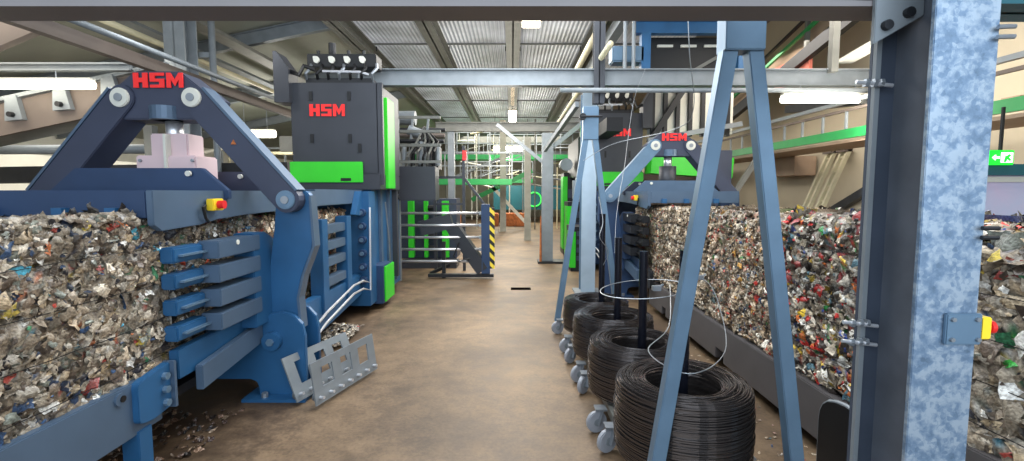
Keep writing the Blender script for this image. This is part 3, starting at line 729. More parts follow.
def coil(x, y, r1, r0, h, z0, seed, label):
    rnd = random.Random(seed)
    prof = rounded([(r0+.01,z0+.01),(r1-.015,z0+.01),(r1-.005,z0+h*.5),(r1-.03,z0+h-.02),(r0+.03,z0+h-.03),(r0+.01,z0+h*.5)],.03,3)
    m = M['wire']
    root = MB().lathe(prof,(x,y,0),48,True)
    seg = 56
    def ring(r,z,ph,am):
        a1,a2,p1,p2 = rnd.uniform(0,am),rnd.uniform(0,am),rnd.uniform(0,6.3),rnd.uniform(0,6.3)
        n1 = rnd.choice((1,2,3)); n2 = rnd.choice((1,2,3))
        pts = []
        for i in range(seg):
            t = 2*math.pi*i/seg
            rr = r+a1*math.sin(n1*t+p1); zz = z+a2*1.3*math.sin(n2*t+p2)
            pts.append((x+math.cos(t)*rr,y+math.sin(t)*rr,zz))
        root.tube(pts,.0032,4,True)
    nw = 62
    for k in range(nw):
        z = z0+.01+(h-.03)*k/(nw-1); bul = math.sin(math.pi*(k/(nw-1)))**.5
        ring(r1-.018+.016*bul+rnd.uniform(-.004,.006), z, 0, .006)
    for k in range(46):
        t = k/45; r = r0+.01+(r1-r0-.02)*t
        ring(r, z0+h-.02+.02*math.sin(math.pi*t)+rnd.uniform(-.004,.008), 0, .009)
    for k in range(26):
        ring(r0+.01+rnd.uniform(-.006,.006), z0+.03+(h-.04)*k/25, 0, .006)
    o = root.build('wire_coil', m, None)
    return tag(o, label, 'wire coil', 'black wire coils on the cart')
M['wire'] = mat('black_wire', (104,98,96), .24, .85, 0)
coil(.96,CY[0],.37,.20,.42,.18,1,'nearest big coil of shiny black baling wire')
coil(.93,CY[1],.36,.19,.38,.18,2,'second coil of black wire from the front of the cart')
coil(.92,CY[2],.36,.19,.36,.18,3,'third coil of black wire from the front of the cart')
coil(.90,CY[3],.345,.18,.33,.18,4,'farthest coil of black wire, beside the small A frame')
# loose wires
def loose(pts, label, r=.003, m=None):
    # Catmull smoothing
    P = [Vector(p) for p in pts]; out = []
    for i in range(len(P)-1):
        a = P[max(0,i-1)]; b = P[i]; c = P[i+1]; d = P[min(len(P)-1,i+2)]
        for k in range(8):
            t = k/8; out.append(.5*((2*b)+(c-a)*t+(2*a-5*b+4*c-d)*t*t+(3*b-a-3*c+d)*t**3))
    out.append(P[-1])
    return thing(MB().tube(out,r,6),'loose_wire', m or M['steel'], label, 'wire', 'loose wire ends')
def ringpts(x,y,z,r,tilt=0,a0=0,a1=360,n=14):
    return [(x+r*math.cos(R(a)),y+r*math.sin(R(a)),z+tilt*math.cos(R(a))) for a in [a0+(a1-a0)*i/n for i in range(n+1)]]
loose(ringpts(.92,3.3,.98,.3,.03,20,400), 'bright wire loop hovering round the second spindle')
loose([(1.2,3.6,.95),(1.0,3.0,.8),(.8,2.75,.72),(.95,2.5,.68),(1.25,2.75,.72),(1.45,3.3,.85),(1.5,3.6,.95),(1.45,3.8,1.0)],'bright wire curving from the nearest coil to the right beam')
loose([(.9,5.0,1.6),(.93,4.9,1.35),(.88,4.8,1.2),(.98,4.85,1.05),(.94,4.9,.9)],'thin wire tangled round the farthest spindle')
loose([(1.9,7.0,3.4),(1.65,6.6,2.9),(1.5,6.3,2.3),(1.4,6.0,2.0),(1.2,5.5,1.4),(1.1,5.1,1.0)],'thin wire hanging down from the cross beam to the cart')
loose([(1.05,3.0,2.9),(1.1,3.05,2.5),(1.19,3.2,2.2),(1.17,3.5,2.1),(.95,4.6,2.1),(.8,5.4,2.0)],'pale wire drooping across the upper right platform')
for i,(x,y,z) in enumerate(((.99,3.25,.99),(1.47,3.72,.98))):
    thing(MB().box(x-.03,x+.03,y-.02,y+.02,z-.015,z+.02).cyl((x,y,z),(x+.05,y,z+.03),.008,6),'wire_clamp',M['steel'],['small silver clamp on the wire loop at the second spindle','small silver clamp on the wire end near the right side beam'][i],'clamp', bevel=.004)

# ------------------------------------------------------------------ near column and beam
col = empty('h_column', (1.19,1.38,0), 'large galvanised H section column in the right foreground', 'column')
MB().box(1.09,1.258,1.275,1.29,0,2.9).build('front_flange', M['spangle'], col, .002)
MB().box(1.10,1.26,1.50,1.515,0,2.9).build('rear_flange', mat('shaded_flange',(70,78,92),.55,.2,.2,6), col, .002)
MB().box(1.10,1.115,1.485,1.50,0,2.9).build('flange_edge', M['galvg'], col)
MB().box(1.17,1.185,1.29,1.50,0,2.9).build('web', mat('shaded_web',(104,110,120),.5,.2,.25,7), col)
for z in (1.245,1.185,1.98):
    sd_ = MB().cyl((1.035,1.474,z),(1.14,1.468,z-.012),.006,8).build('stud', M['chrome'], col)
    for q_ in (1.06,1.085,1.105): MB().cyl((q_,1.474,z-.003),(q_+.010,1.473,z-.004),.013,6).build('nut', M['steel'], sd_)
MB().box(1.0,1.36,1.2,1.6,0,.02).build('base_plate', M['galvg'], col)
pl = MB().box(1.165,1.262,1.262,1.275,1.24,1.325).build('mounting_plate', M['galv'], col, .003)
for x,z in ((1.18,1.31),(1.245,1.31),(1.18,1.255),(1.25,1.255)): MB().cyl((x,1.255,z),(x,1.262,z),.006,8).build('bolt', M['steel'], pl)
for z in (2.07,2.045,1.555,1.53):
    MB().cyl((1.24,1.262,z),(1.28,1.258,z),.006,8).build('stud', M['dark'] if z<2 else M['steel'], col)
sb = empty('stop_button', (1.33,1.3,1.25), 'yellow box with red emergency button on the near column edge', 'button')
MB().box(1.259,1.288,1.262,1.30,1.255,1.315).build('housing', M['yellow'], sb, .003)
MB().cyl((1.288,1.28,1.285),(1.308,1.28,1.285),.018,16).build('push_button', M['redp'], sb, .004)
bm_ = empty('overhead_beam', (-.5,1.5,2.16), 'dark painted I beam across the very top of the view, bolted to the near column', 'beam')
MB().box(-4,1.165,1.47,1.49,2.195,2.46).build('web', M['beamg'], bm_)
MB().box(-4,1.165,1.42,1.54,2.18,2.195).build('lower_flange', M['beamg'], bm_)
MB().box(-4,1.165,1.42,1.53,2.45,2.465).build('upper_flange', M['beamg'], bm_)
ep = MB().prism([(1.03,2.07),(1.168,2.15),(1.168,2.26),(1.03,2.26)],'y',1.405,1.42).build('end_plate', M['galvg'], bm_, .002)
for x,z in ((1.06,2.12),(1.12,2.155)): MB().cyl((x,1.39,z),(x,1.405,z),.014,12).build('bolt', M['dark'], ep)
bm2 = empty('overhead_beam', (3,1.9,2.4), 'dark beam end right of the near column top', 'beam')
MB().ibeam((1.35,1.6,2.35),(5,1.6,2.35),.16,.25).build('i_section', M['teal'], bm2)

# dark rounded guard near column
gd = empty('guard_hoop', (1.7,2.35,0), 'black rounded guard with grey rim at the bottom, left of the near column', 'guard')
gp = rounded([(2.05,0),(2.05,.42),(2.35,.56),(2.6,.50),(2.6,0)],.12)
MB().prism([(a,b) for a,b in gp],'x',1.72,1.75).build('black_panel', M['black'], gd)
MB().tube([(1.735,a,b) for a,b in gp],.014,6).build('rim', M['galvg'], gd)

# ------------------------------------------------------------------ aisle structure
cb = empty('cross_beam', (2,7.3,3.2), 'galvanised I beam crossing above the aisle between the two press towers', 'beam')
MB().ibeam((-2.25,7.3,3.34),(6.2,7.3,3.34),.16,.24,.015).build('i_section', M['galvg'], cb)
MB().box(-2.26,-2.23,7.1,7.5,3.12,3.56).build('end_plate', M['galvg'], cb)
thing(MB().cyl((.7,7.1,3.12),(6.2,7.1,3.12),.035,10),'crosswise_pipe',M['galvg'],'thin pale pipe just under the cross beam, right half','pipe',smooth=True)
c1 = empty('steel_column', (1.23,7.75,0), 'tall pale blue galvanised column behind the far A frame', 'column')
MB().box(1.12,1.35,7.72,7.74,0,3.22).build('front_flange', mat('pale_galvanised',(168,186,200),.4,.2,.12,4), c1)
MB().box(1.12,1.35,7.93,7.95,0,3.22).build('rear_flange', M['galv'], c1)
MB().box(1.225,1.245,7.74,7.93,0,3.22).build('web', M['galv'], c1)
MB().box(1.02,1.45,7.6,8.05,0,.03).build('base_plate', M['galvg'], c1)
thing(MB().ibeam((1.28,7.25,2.95),(1.28,7.25,4.9),.16,.14),'hanger_post',M['anth'],'dark post between cross beam and roof, above the far A frame','post')
# mid column with brace
c2 = empty('steel_column', (.83,11.2,0), 'grey square column with diagonal brace in the middle of the aisle', 'column')
MB().box(.69,.95,11.1,11.3,0,3.0).build('shaft', M['galvg'], c2, .004)
MB().box(.6,1.35,10.95,11.45,0,.05).build('base_plate', M['dark'], c2)
MB().bar((.7,11.2,2.35),(-.35,11.2,3.2),.08,.08).build('brace', M['galvg'], c2)
MB().bar((.95,11.2,2.7),(1.9,11.2,3.45),.1,.1).build('brace', M['galvg'], c2)
thing(MB().box(.42,.64,16.3,16.5,0,3.5),'concrete_column',M['concrete'],'slender concrete column behind the braced column in the aisle','column')
thing(MB().box(-.5,-.25,20,20.25,0,4.6),'concrete_column',M['concrete'],'farthest concrete column near the centre of the aisle','column')
thing(MB().box(-1.56,-1.40,11.75,11.9,0,3.1),'steel_post',M['galvg'],'slim grey post left of the aisle behind the needle frame','column')
thing(MB().cyl((.66,11.0,.02),(.66,11.0,1.1),.03,8,.012),'hand_tool',M['orange'],'orange handled tool leaning on the braced column','tool')
thing(MB().ibeam((-1.85,11.8,3.22),(2.2,11.8,3.22),.16,.22),'aisle_girder',M['galvd'],'dim grey girder across the aisle resting on the slim post and braced column','beam')
# pipes right of aisle
along(1.55,4.55,4,14,'pipe',M['cream'],'cream pipe running along the aisle under the roof at right','long_pipe','pipe',.14)
along(1.30,3.6,6.5,16,'pipe',M['cream'],'lower cream conduit passing behind the cross beam at right','long_pipe','pipe',.08)
along(1.8,4.45,4,14,'bar',M['galvg'],'galvanised channel beside the cream pipe under the roof','long_channel','beam',.16,.2)
thing(MB().bar((1.08,8.1,3.1),(.75,11.0,2.6),.07,.09),'diagonal_strut',M['galvg'],'diagonal strut going down from the cross beam behind the A frame','strut')

# blue platform upper right
pf = empty('blue_platform', (2.8,7.9,3.5), 'blue steel platform frame carrying black drives above the right press', 'platform')
MB().ibeam((1.9,7.7,4.2),(3.7,7.7,4.2),.14,.2).build('top_beam', M['blue'], pf)
MB().box(2.0,2.14,7.6,7.75,3.46,4.1).build('post', M['blue'], pf)
MB().box(3.5,3.64,7.6,7.75,3.46,4.1).build('post', M['blue'], pf)
MB().box(1.55,2.05,7.6,7.9,3.66,3.9).build('motor_box', M['galv'], pf, .02)
MB().box(2.2,3.8,8.0,8.9,3.5,4.15).build('drive_housing', M['black'], pf, .02)
for i in range(4): MB().box(2.35+i*.38,2.6+i*.38,7.96,8.0,3.98,4.02).build('light_slot', M['white'], pf)
for i in range(3): MB().box(2.2+i*.38,2.42+i*.38,7.96,8.0,3.58,3.62).build('light_slot', M['white'], pf)
MB().bar((2.75,7.9,3.5),(3.9,7.9,4.15),.05,.05).build('brace', M['galvd'], pf)
for x in (1.72,1.85): MB().cyl((x,7.5,3.46),(x,7.5,4.3),.03,8).build('riser_pipe', M['galvg'], pf)
# louvred wall panel
lv = empty('louvre_wall', (3.3,10.5,2.6), 'pale louvred panel with dark struts behind the right clamp', 'panel')
MB().box(2.95,4.8,10.6,10.65,2.9,3.9).build('sheet', M['white'], lv)
for i in range(7): MB().box(3.0+i*.27,3.08+i*.27,10.5,10.6,2.85,3.95).build('mullion', M['dark'], lv)
MB().bar((2.95,10.45,2.7),(3.7,10.45,3.9),.1,.12).build('strut', M['dark'], lv)
MB().bar((2.9,10.4,2.75),(4.9,10.4,3.1),.1,.1).build('strut', M['galvg'], lv)
# green conveyor behind right press
thing(MB().bar((2.9,10.3,2.25),(4.6,10.3,2.15),.5,.42),'green_conveyor',M['green'],'bright green conveyor section behind the right A shaped clamp','conveyor')

# ------------------------------------------------------------------ walkway on right wall
wk = empty('green_walkway', (5.2,8,2.5), 'green edged walkway with railing along the right beige wall', 'walkway')
MB().box(5.05,5.1,3.2,16,2.46,2.60).build('edge_channel', M['greend'], wk)
MB().box(5.1,5.9,3.2,16,2.40,2.44).build('deck', M['tan'], wk)
MB().box(5.04,5.08,3.2,16,2.86,2.90).build('top_rail', M['brown'], wk)
MB().box(5.04,5.1,3.2,16,2.98,3.04).build('pipe_rail', M['galvg'], wk)
for i in range(22):
    y = 3.5+i*.55; MB().box(5.04,5.07,y,y+.035,2.6,2.86).build('railing_post', M['galvg'], wk)
# inclined gallery
gl = empty('inclined_gallery', (5.4,9,3.6), 'inclined tan conveyor gallery with green handrail at the upper right', 'conveyor')
def incl(y): return 3.2+(14-y)*.22
MB().prism([(13.5,3.3),(4.5,5.3),(4.5,5.9),(13.5,3.95)],'x',5.5,5.56).build('side_cladding', M['tan'], gl)
MB().bar((5.4,13.5,3.2),(5.4,4.5,5.15),.12,.22).build('lower_chord', M['dark'], gl)
MB().bar((5.35,13.5,3.55),(5.35,4.5,5.6),.05,.06).build('green_handrail', M['greend'], gl)
MB().bar((5.35,13.5,3.75),(5.35,4.5,5.85),.05,.05).build('dark_rail', M['dark'], gl)
for y in (6.2,7.6,9,10.6): MB().bar((5.38,y,incl(y)-.1),(5.38,y,incl(y)+.75),.07,.07).build('stanchion', M['galvd'], gl)
MB().box(5.44,5.5,9.0,10.2,3.75,4.2).build('red_panel', mat('salmon_panel',(214,120,100),.6,0,.05), gl)
thing(MB().bar((5.2,5.6,2.85),(5.2,9.2,3.2),.12,.14),'dark_truss',M['dark'],'dark inclined truss chord above the right tube light','beam')
thing(MB().bar((5.0,6.4,3.72),(5.0,7.4,3.6),.22,.05),'light_tray',M['white'],'pale tray hanging below the inclined gallery at right','tray')
thing(MB().bar((4.7,7.2,3.4),(4.7,7.2,4.9),.1,.1),'hanger_post',M['galvd'],'upright hanger post above the right tube light','post')
thing(MB().bar((6.3,9.6,1.2),(6.3,6.6,2.55),.12,.14),'wall_brace',M['anth'],'dark diagonal brace on the beige wall behind the ladder','brace')
thing(MB().box(5.9,6.35,10.1,11.4,2.0,2.4),'wall_box',M['tan'],'beige box mounted under the green walkway','box')
thing(MB().box(4.2,4.5,9.9,10.2,0,2.5),'dark_column',M['slated'],'dark column behind the near A frame apex at right','column')
thing(MB().bar((4.35,9.86,1.3),(5.05,9.86,2.42),.08,.1),'short_brace',M['galvd'],'short grey brace right of the dark column','brace')
# ladder
ld = empty('ladder', (5.9,9.0,0), 'pale wooden double ladder leaning on the beige wall', 'ladder')
for y in (9.05,9.45):
    for s_ in (0,.16):
        MB().bar((5.3,y+s_,0),(6.3,y+s_,2.45),.06,.07).build('rail', M['cream'], ld)
    for k in range(9):
        t = k/9+.05; MB().bar((5.3+t,y,2.45*t),(5.3+t,y+.2,2.45*t),.03,.03).build('rung', M['cream'], ld)
    MB().box(6.2,6.34,y-.03,y+.23,2.40,2.47).build('top_cap', M['brown'], ld)
thing(MB().tube([(6.33,6.9,1.5),(6.35,7.1,1.7),(6.35,7.5,1.9),(6.35,7.45,2.15)],.012,6),'wall_cable',M['brown'],'thin brown cable on the beige wall by the near column','cable')

# exit sign and pale cabinet right edge
ex = empty('exit_sign', (4.3,4.3,1.9), 'green illuminated emergency exit sign with running man at right', 'sign')
gm = mat('exit_green',(20,190,50),.4,0,0,emit=(20,220,50),estr=1.0); wm = mat('exit_white',(240,255,240),.4,0,0,emit=(240,255,240),estr=1.2)
MB().box(4.24,4.46,4.3,4.34,1.89,2.02).build('panel', gm, ex, .004)
MB().box(4.34,4.44,4.292,4.30,1.91,2.0).build('door_pictogram', wm, ex)
MB().prism([(4.36,1.915),(4.375,1.915),(4.39,1.945),(4.405,1.925),(4.425,1.93),(4.40,1.955),(4.42,1.975),(4.40,1.985),(4.38,1.965),(4.37,1.97)],'y',4.286,4.292).build('running_man', gm, ex)
MB().prism([(4.26,1.955),(4.29,1.98),(4.29,1.965),(4.325,1.965),(4.325,1.945),(4.29,1.945),(4.29,1.93)],'y',4.292,4.30).build('arrow', wm, ex)
MB().box(4.34,4.36,4.31,4.33,2.02,2.4).build('hanger', M['dark'], ex)
pc = empty('pale_cabinet', (4.6,4.6,0), 'glossy pale pink and blue sheeted enclosure at the right edge, below the exit sign', 'cabinet')
MB().box(4.1,5.2,4.4,4.55,0,1.80).build('sheet_panel', M['glasspink'], pc)
MB().box(4.08,5.2,4.34,4.58,1.80,1.90).build('header', M['teal'], pc)
MB().box(4.09,5.2,4.38,4.4,1.74,1.79).build('trim_strip', M['white'], pc)
thing(MB().box(5.4,6.35,5.2,5.4,2.55,2.68),'horizontal_tray',M['tan'],'tan horizontal tray at the right edge above the exit sign','tray')

# ------------------------------------------------------------------ needle frame
nf = empty('needle_frame', (-1.4,9.1,0), 'wire needle frame with five steel rods and striped upright, left of the aisle', 'frame')
for z in (1.25,1.02,.79,.56,.33):
    n_ = MB().cyl((-2.3,9.1,z),(-.5,9.1,z),.025,10).build('rod', M['chrome'], nf, smooth=True)
    MB().box(-.62,-.5,9.05,9.15,z-.03,z+.03).build('rod_end', M['steel'], n_)
MB().box(-.58,-.42,9.02,9.2,.1,1.42).build('upright', M['blued'], nf, .006)
MB().box(-.42,-.33,9.02,9.06,.2,1.36).build('striped_edge', M['hazard'], nf)
MB().bar((-1.6,9.1,.06),(-.35,9.1,.06),.12,.06).build('floor_bar', M['dark'], nf)
MB().bar((-1.6,9.3,.06),(-1.25,9.5,.2),.06,.06).build('floor_bar', M['dark'], nf)
MB().box(-1.35,-1.28,9.15,9.22,0,.7).build('short_post', M['dark'], nf)
MB().bar((-.55,9.12,.15),(-1.15,9.2,1.0),.2,.24).build('drive_arm', M['anth'], nf)
MB().bar((-1.75,9.2,.95),(-1.15,9.2,1.1),.2,.28).build('drive_motor', M['anth'], nf)
MB().box(-2.35,-2.2,9.0,9.25,.1,1.5).build('needle_block', M['slated'], nf)
for z in (1.25,1.02,.79,.56,.33):
    MB().cyl((-2.2,9.0,z-.08),(-2.1,9.0,z-.08),.05,10).build('guide', M['dark'], nf)
# hose loops
MB().tube([(-1.0,9.0,.7),(-1.1,8.95,.45),(-1.0,8.95,.35),(-.8,9.0,.4)],.015,6).build('hose', M['black'], nf)
# machine rear with green posts
gr = empty('rear_press_frame', (-1.9,10.8,0), 'dark rear press frame with bright green posts behind the needle rods', 'machine')
for i,(x,w) in enumerate(((-2.3,.12),(-1.95,.08),(-1.55,.14))):
    MB().box(x,x+w,10.6,10.75,.2,1.45).build('green_post', M['green'], gr)
MB().box(-2.6,-1.25,10.8,11.6,.15,1.5).build('body', M['slated'], gr, .01)
for z in (.4,.7,1.0,1.3): MB().cyl((-1.9,10.7,z),(-1.7,10.7,z),.06,10).build('roller', M['dark'], gr)
MB().box(-2.4,-1.2,10.3,10.8,0,.15).build('base', M['anth'], gr)
thing(MB().box(-2.02,-1.36,8.55,9.0,1.5,2.1),'control_cabinet',M['anth'],'plain dark grey cabinet above the needle rods','cabinet',bevel=.01)
# structure behind tower
rk = empty('pipe_rack', (-2.2,9.5,1.8), 'grey steel rack full of pipes and motors right of the left tower', 'rack')
for x in (-2.6,-2.15): MB().box(x,x+.09,8.8,8.9,0,3.0).build('post', M['galvg'], rk)
for z in (3.0,2.75,2.5,2.2): MB().bar((-2.9,8.85,z),(-1.3,8.85,z),.05,.05).build('rail', M['galvd'], rk)
for i in range(5): MB().cyl((-2.05+i*.16,9.2,2.15),(-2.05+i*.16,9.2,2.5+.05*(i%3)),.05,10).build('valve', M['dark'] if i%2 else M['galvg'], rk)
for i in range(3): MB().cyl((-2.9,9.3+.1*i,2.62+.12*i),(-1.3,9.3+.1*i,2.62+.12*i),.04,8).build('pipe', M['brown'] if i==1 else M['dark'], rk)
MB().cyl((-2.3,9.6,3.1),(-1.9,9.6,3.1),.14,14).build('motor', M['galvg'], rk)
MB().cyl((-2.0,9.4,2.85),(-1.75,9.4,2.75),.1,14).build('motor', M['galvg'], rk)
MB().box(-1.85,-1.45,9.5,10.0,2.1,2.55).build('block', M['dark'], rk)
for k in range(6): MB().tube([(-2.0+.1*k,9.1,2.1),(-1.95+.1*k,9.0,2.3+.05*(k%3)),(-1.8+.08*k,9.2,2.6),(-1.7,9.4,2.9)],.022,6).build('hose', M['black'] if k%2 else M['galvd'], rk)
for k in range(4): MB().bar((-2.6+.3*k,9.35,2.1),(-2.5+.3*k,9.35,3.1),.04,.04).build('upright', M['galvg'], rk)
for k in range(3): MB().tube([(-2.3,8.5,2.3-.1*k),(-2.1,8.4,1.8),(-1.95,8.3,1.55+.1*k),(-2.2,8.2,1.3)],.02,6).build('hose', M['black'], rk)
# guard rail near needle frame
rl = empty('guard_rail', (-1.1,10,0), 'dark guard rail with sloping brace behind the needle frame', 'railing')
MB().bar((-1.6,10,1.95),(-1.0,10,1.95),.05,.05).build('top_rail', M['anth'], rl)
MB().bar((-1.0,10,1.95),(-.5,10,1.3),.05,.05).build('sloping_rail', M['anth'], rl)
for x in (-1.6,-1.0): MB().box(x-.03,x+.03,9.97,10.03,0,2.6 if x>-1.2 else 1.95).build('post', M['anth'], rl)
MB().bar((-1.6,10,1.4),(-1.0,10,1.4),.04,.04).build('mid_rail', M['anth'], rl)
MB().box(-1.02,-.94,9.95,10.0,2.3,2.5).build('red_lamp', M['redp'], rl)

# right: cabinets with green panels beyond column
for i,(x,y,w,h,z0,lab) in enumerate(((1.35,12.6,.35,2.0,.15,'tall dark cabinet with green door strip behind the braced column'),
                          (1.30,11.2,.4,1.3,.12,'dark machine cabinet with green grille right of the braced column'),
                          (1.22,9.9,.35,.85,.08,'low dark cabinet with green side next to the far A frame'))):
    r = empty('machine_cabinet', (x,y,0), lab, 'cabinet', 'green trimmed cabinets')
    MB().box(x,x+w,y,y+.8,0,z0+h).build('body', M['dark'], r, .01)
    MB().box(x-.02,x+.1,y-.02,y+.5,z0,z0+h-.1).build('green_door', M['green'], r, .006)
    for k in range(4): MB().box(x+.12,x+w-.04,y-.02,y,z0+.15+k*h/5,z0+.15+k*h/5+h/9).build('vent', M['slated'], r)
thing(MB().box(1.28,1.75,10.0,10.3,1.45,1.95),'motor_cover',M['steel'],'rounded grey motor cover left of the pale blue column','motor',bevel=.06)
along(1.9,2.9,9,13,'bar',M['dark'],'dark service beam behind the pale blue column','service_beam','beam',.3,.25)
thing(MB().box(1.5,1.9,11,13,2.0,2.9),'motor_block',M['dark'],'cluster of dark motor housings high behind the braced column','motor',bevel=.02)
thing(MB().cyl((1.3,11.5,2.3),(1.3,11.9,2.3),.15,14),'blower',M['galvg'],'round grey blower above the dark machine cabinet','motor',smooth=False)

# ------------------------------------------------------------------ far background
thing(MB().box(-1.0,2.8,26,28,.7,2.0),'teal_container',M['teal'],'dark teal container at the far end of the aisle','container')
gl2 = mat('bright_green_line',(60,220,80),.5,0,0,emit=(60,230,90),estr=.6)
tg = empty('green_ring_sign', (1.2,25.9,1.2), 'bright green ring mark on the teal container', 'sign')
MB().tube([(1.2+.38*math.cos(R(a)),25.94,1.25+.38*math.sin(R(a))) for a in range(0,360,20)],.04,6,True).build('ring', gl2, tg)
for i,x in enumerate((-1.35,-.55,.15)):
    thing(MB().box(x,x+.7,23,24,0,.62),'orange_bale',M['orange'],['left','middle','right'][i]+' orange brown bale on the far floor','bale','far orange bales',bevel=.04)
thing(MB().box(-2.6,-1.9,17,18,0,.9),'orange_sack',M['orange'],'orange brown sack seen through the needle rods','sack',bevel=.1)
def railing(x0,x1,y,z,label,m=M['greend'],posts=8,slab=True):
    r = empty('mezzanine', (x0,y,z), label, 'platform', 'far mezzanines')
    MB().box(x0,x1,y,y+1.2,z-.22,z).build('edge_beam', m, r)
    MB().bar((x0,y,z+1.0),(x1,y,z+1.0),.06,.06).build('top_rail', M['galvg'], r)
    MB().bar((x0,y,z+.5),(x1,y,z+.5),.05,.05).build('mid_rail', M['galvg'], r)
    for k in range(posts):
        x = x0+(x1-x0)*k/(posts-1); MB().box(x-.025,x+.025,y,y+.05,z,z+1).build('rail_post', M['galvg'], r)
    return r
railing(-4.5,-1.0,22,3.35,'far green mezzanine with grey railing, upper left of aisle end')
railing(-1.2,3.0,24,3.5,'far green mezzanine with grey railing, upper centre of aisle end')
railing(-3.0,1.2,28,2.4,'lower green mezzanine crossing the far end of the aisle')
railing(-6,0,18.5,2.15,'mid green platform behind the left rack')
railing(-9,-3.6,15,2.0,'green platform seen between left clamp arm and tower',posts=12)
fs = empty('far_stair', (-1,22,0), 'green stair climbing right at the far end of the hall', 'stairs')
MB().bar((-1.8,21.5,1.3),(.9,21.5,2.6),.1,.2).build('stringer', M['greend'], fs)
MB().bar((-1.8,21.5,2.2),(.9,21.5,3.5),.05,.05).build('handrail', M['galvg'], fs)
MB().bar((-2.6,21.6,2.3),(-.1,21.6,3.3),.4,.12).build('chute', M['galvg'], fs)
MB().bar((.6,21.5,.3),(-.9,21.5,1.9),.1,.14).build('lower_stringer', M['white'], fs)
rng = random.Random(4)
for i in range(30):
    x = rng.uniform(-3.4,2.6); z = rng.uniform(1.9,4.3); y = rng.uniform(21,30); l = rng.uniform(.8,2.6)
    if rng.random()<.6: mb = MB().cyl((x,y,z),(x+l,y,z+rng.choice((0,0,.4,-.3))),.035,8).cyl((x+.1,y,z),(x+.1,y,5.02),.015,6)
    else: mb = MB().cyl((x,y,0),(x,y,z+.6),.03,8)
    thing(mb,'far_pipe',rng.choice((M['galvg'],M['cream'],M['white'],M['galvd'])),'thin pale pipe among the far end pipework','pipe','far end pipework')
for i in range(8):
    x = rng.uniform(-9.5,-4.2); z = rng.uniform(1.7,3.0); y = rng.uniform(13,16); l = rng.uniform(.6,2)
    thing(MB().cyl((x,y,z),(x+l,y,z+rng.choice((0,.3,-.2))),.05,8).cyl((x+.1,y,0),(x+.1,y,z),.04,6),'far_pipe',rng.choice((M['galvg'],M['cream'],M['white'])),'pale pipe behind the left clamp arm','pipe','left background pipework')
thing(MB().box(-9.5,-3.4,16.5,17,0,1.9),'dark_machinery',M['slated'],'dark low machinery behind the left channel','machine',bevel=.02)
thing(MB().box(3.6,6.3,14,15,0,2.2),'dark_machinery',M['brown'],'brown machinery behind the right A shaped clamp','machine',bevel=.02)

# floor drain grate
gt = MB().box(-.02,.32,8.0,8.2,.001,.004)
thing(gt,'floor_grate',mat('grate_black',(14,12,11),1.,0,0,spec=0),'small black slotted drain set in the aisle floor','drain')

# ------------------------------------------------------------------ luminaires
def tube_light(p0, p1, label, r=.05, hang=.6):
    p0 = Vector(p0); p1 = Vector(p1)
    rt = empty('tube_light', tuple((p0+p1)/2), label, 'light', 'tube lights')
    MB().cyl(p0,p1,r,12).build('tube', M['tube'], rt, smooth=True)
    MB().bar(p0+Vector((0,0,r+.012)),p1+Vector((0,0,r+.012)),r*1.6,.03).build('fixture_body', M['white'], rt)
    for t in (.2,.8):
        p = p0.lerp(p1,t); MB().cyl(p+Vector((0,0,r)),p+Vector((0,0,hang)),.006,6).build('suspension_rod', M['steel'], rt)
tube_light((-7.6,6.2,3.0),(-5.3,6.2,3.0),'long glowing tube light at the left edge',.055,.17)
tube_light((4.0,7.25,3.02),(5.35,7.25,3.02),'long glowing tube light hanging at the right',.055,.2)
tube_light((-6.9,12.2,3.1),(-5.95,12.2,3.1),'small glowing tube light between left clamp arm and tower',.09,1.25)
tube_light((-1.0,26,3.95),(.9,26,3.95),'far glowing tube light at the end of the aisle',.14,1.0)
for i,(x,y,w,l) in enumerate(((.345,8.55,.32,1.0),(.02,20,.3,3.4),(.02,15.6,.14,3.4))):
    r = empty('ceiling_light', (x,y,4.7), ['nearest square glowing ceiling light above the aisle','far glowing ceiling light in line with the central beam','narrow lit channel on the central roof beam'][i], 'light', 'ceiling lights')
    MB().box(x-w/2,x+w/2,y-l/2,y+l/2,4.64 if i!=2 else 4.70,4.70 if i!=2 else 4.75).build('lens', M['tubew'] if i<2 else mat('dim_lens',(255,240,220),.5,0,0,emit=(255,235,205),estr=1.2), r, .01)
    MB().box(x-w/2-.02,x+w/2+.02,y-l/2-.02,y+l/2+.02,4.70,4.79).build('housing', M['galvd'], r)

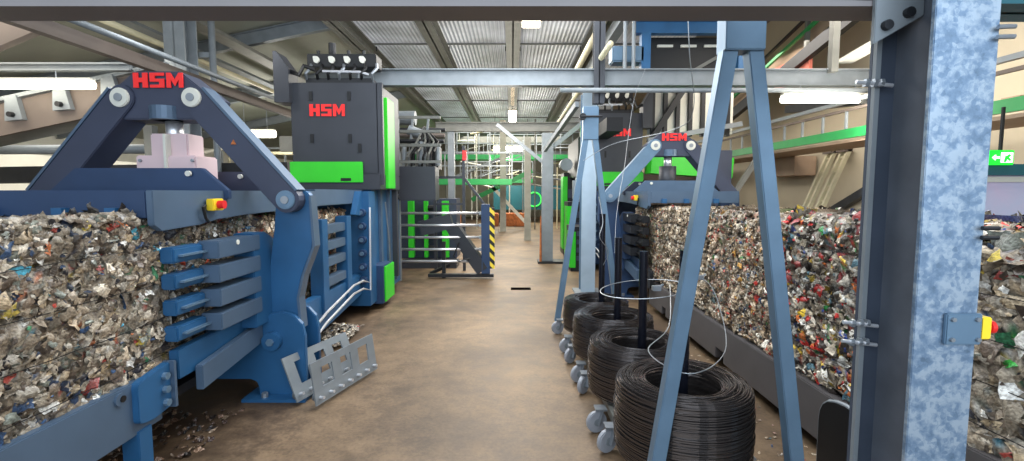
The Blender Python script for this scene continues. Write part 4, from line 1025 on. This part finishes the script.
# ------------------------------------------------------------------ lights
def area(name, loc, rot, sx, sy, power, col_):
    l = bpy.data.lights.new(name,'AREA'); l.shape = 'RECTANGLE'; l.size = sx; l.size_y = sy; l.energy = power; l.color = col_
    o = bpy.data.objects.new(name,l); o.location = loc; o.rotation_euler = [R(a) for a in rot]; COL.objects.link(o); return o
area('daylight_opening', (0,-3.2,3.0), (78,0,0), 9, 3.5, 430, (.72,.86,1.0))
area('roof_fill', (0,5.5,4.6), (0,0,0), 3.2, 7, 380, (.92,.96,1.0))  # area fills added under the roof to brighten the hall
area('roof_fill', (0,14,4.6), (0,0,0), 3.2, 9, 520, (1.0,.95,.86))
area('roof_fill', (-6.5,8,3.6), (0,0,0), 3, 6, 260, (1.0,.95,.85))
area('roof_fill', (4.6,7,4.4), (0,0,0), 1.6, 8, 260, (1.0,.93,.84))
area('roof_fill', (0,24,4.5), (0,0,0), 5, 6, 700, (1.0,.96,.86))
def point(name, loc, power, r, col_):
    l = bpy.data.lights.new(name,'POINT'); l.energy = power; l.shadow_soft_size = r; l.color = col_
    o = bpy.data.objects.new(name,l); o.location = loc; COL.objects.link(o); return o
point('uplight_fill', (-6.6,5.0,2.3), 65, .3, (1,.95,.86))  # omnidirectional fills added as uplight for the dark roof and background
point('uplight_fill', (-3.9,5.6,3.9), 45, .3, (.95,.97,1))
point('uplight_fill', (4.7,6.6,2.7), 90, .3, (1,.95,.86))
point('uplight_fill', (0,5.5,3.2), 90, .5, (.85,.93,1))
point('uplight_fill', (-.3,10,3.0), 110, .5, (1,.95,.88))
point('uplight_fill', (-.3,17,2.8), 160, .5, (1,.95,.85))
point('uplight_fill', (-.3,24.5,2.8), 260, .5, (1,.95,.85))
point('uplight_fill', (-6.2,13,2.8), 160, .5, (1,.96,.88))
w = bpy.data.worlds.new('hall_daylight'); bpy.context.scene.world = w; w.use_nodes = True
bg = w.node_tree.nodes['Background']; bg.inputs[0].default_value = (.78,.88,1,1); bg.inputs[1].default_value = .9

# ------------------------------------------------------------------ camera
cam = bpy.data.cameras.new('camera'); cam.sensor_width = 36; cam.lens = 480/1024*36; cam.clip_end = 200
co = bpy.data.objects.new('camera', cam); co.location = (0,0,1.65)
co.rotation_euler = (R(90)-math.atan(38.5/480), 0, 0); COL.objects.link(co)
sc = bpy.context.scene; sc.camera = co
sc.view_settings.view_transform = 'Standard'; sc.view_settings.look = 'None'; sc.view_settings.exposure = 0.1
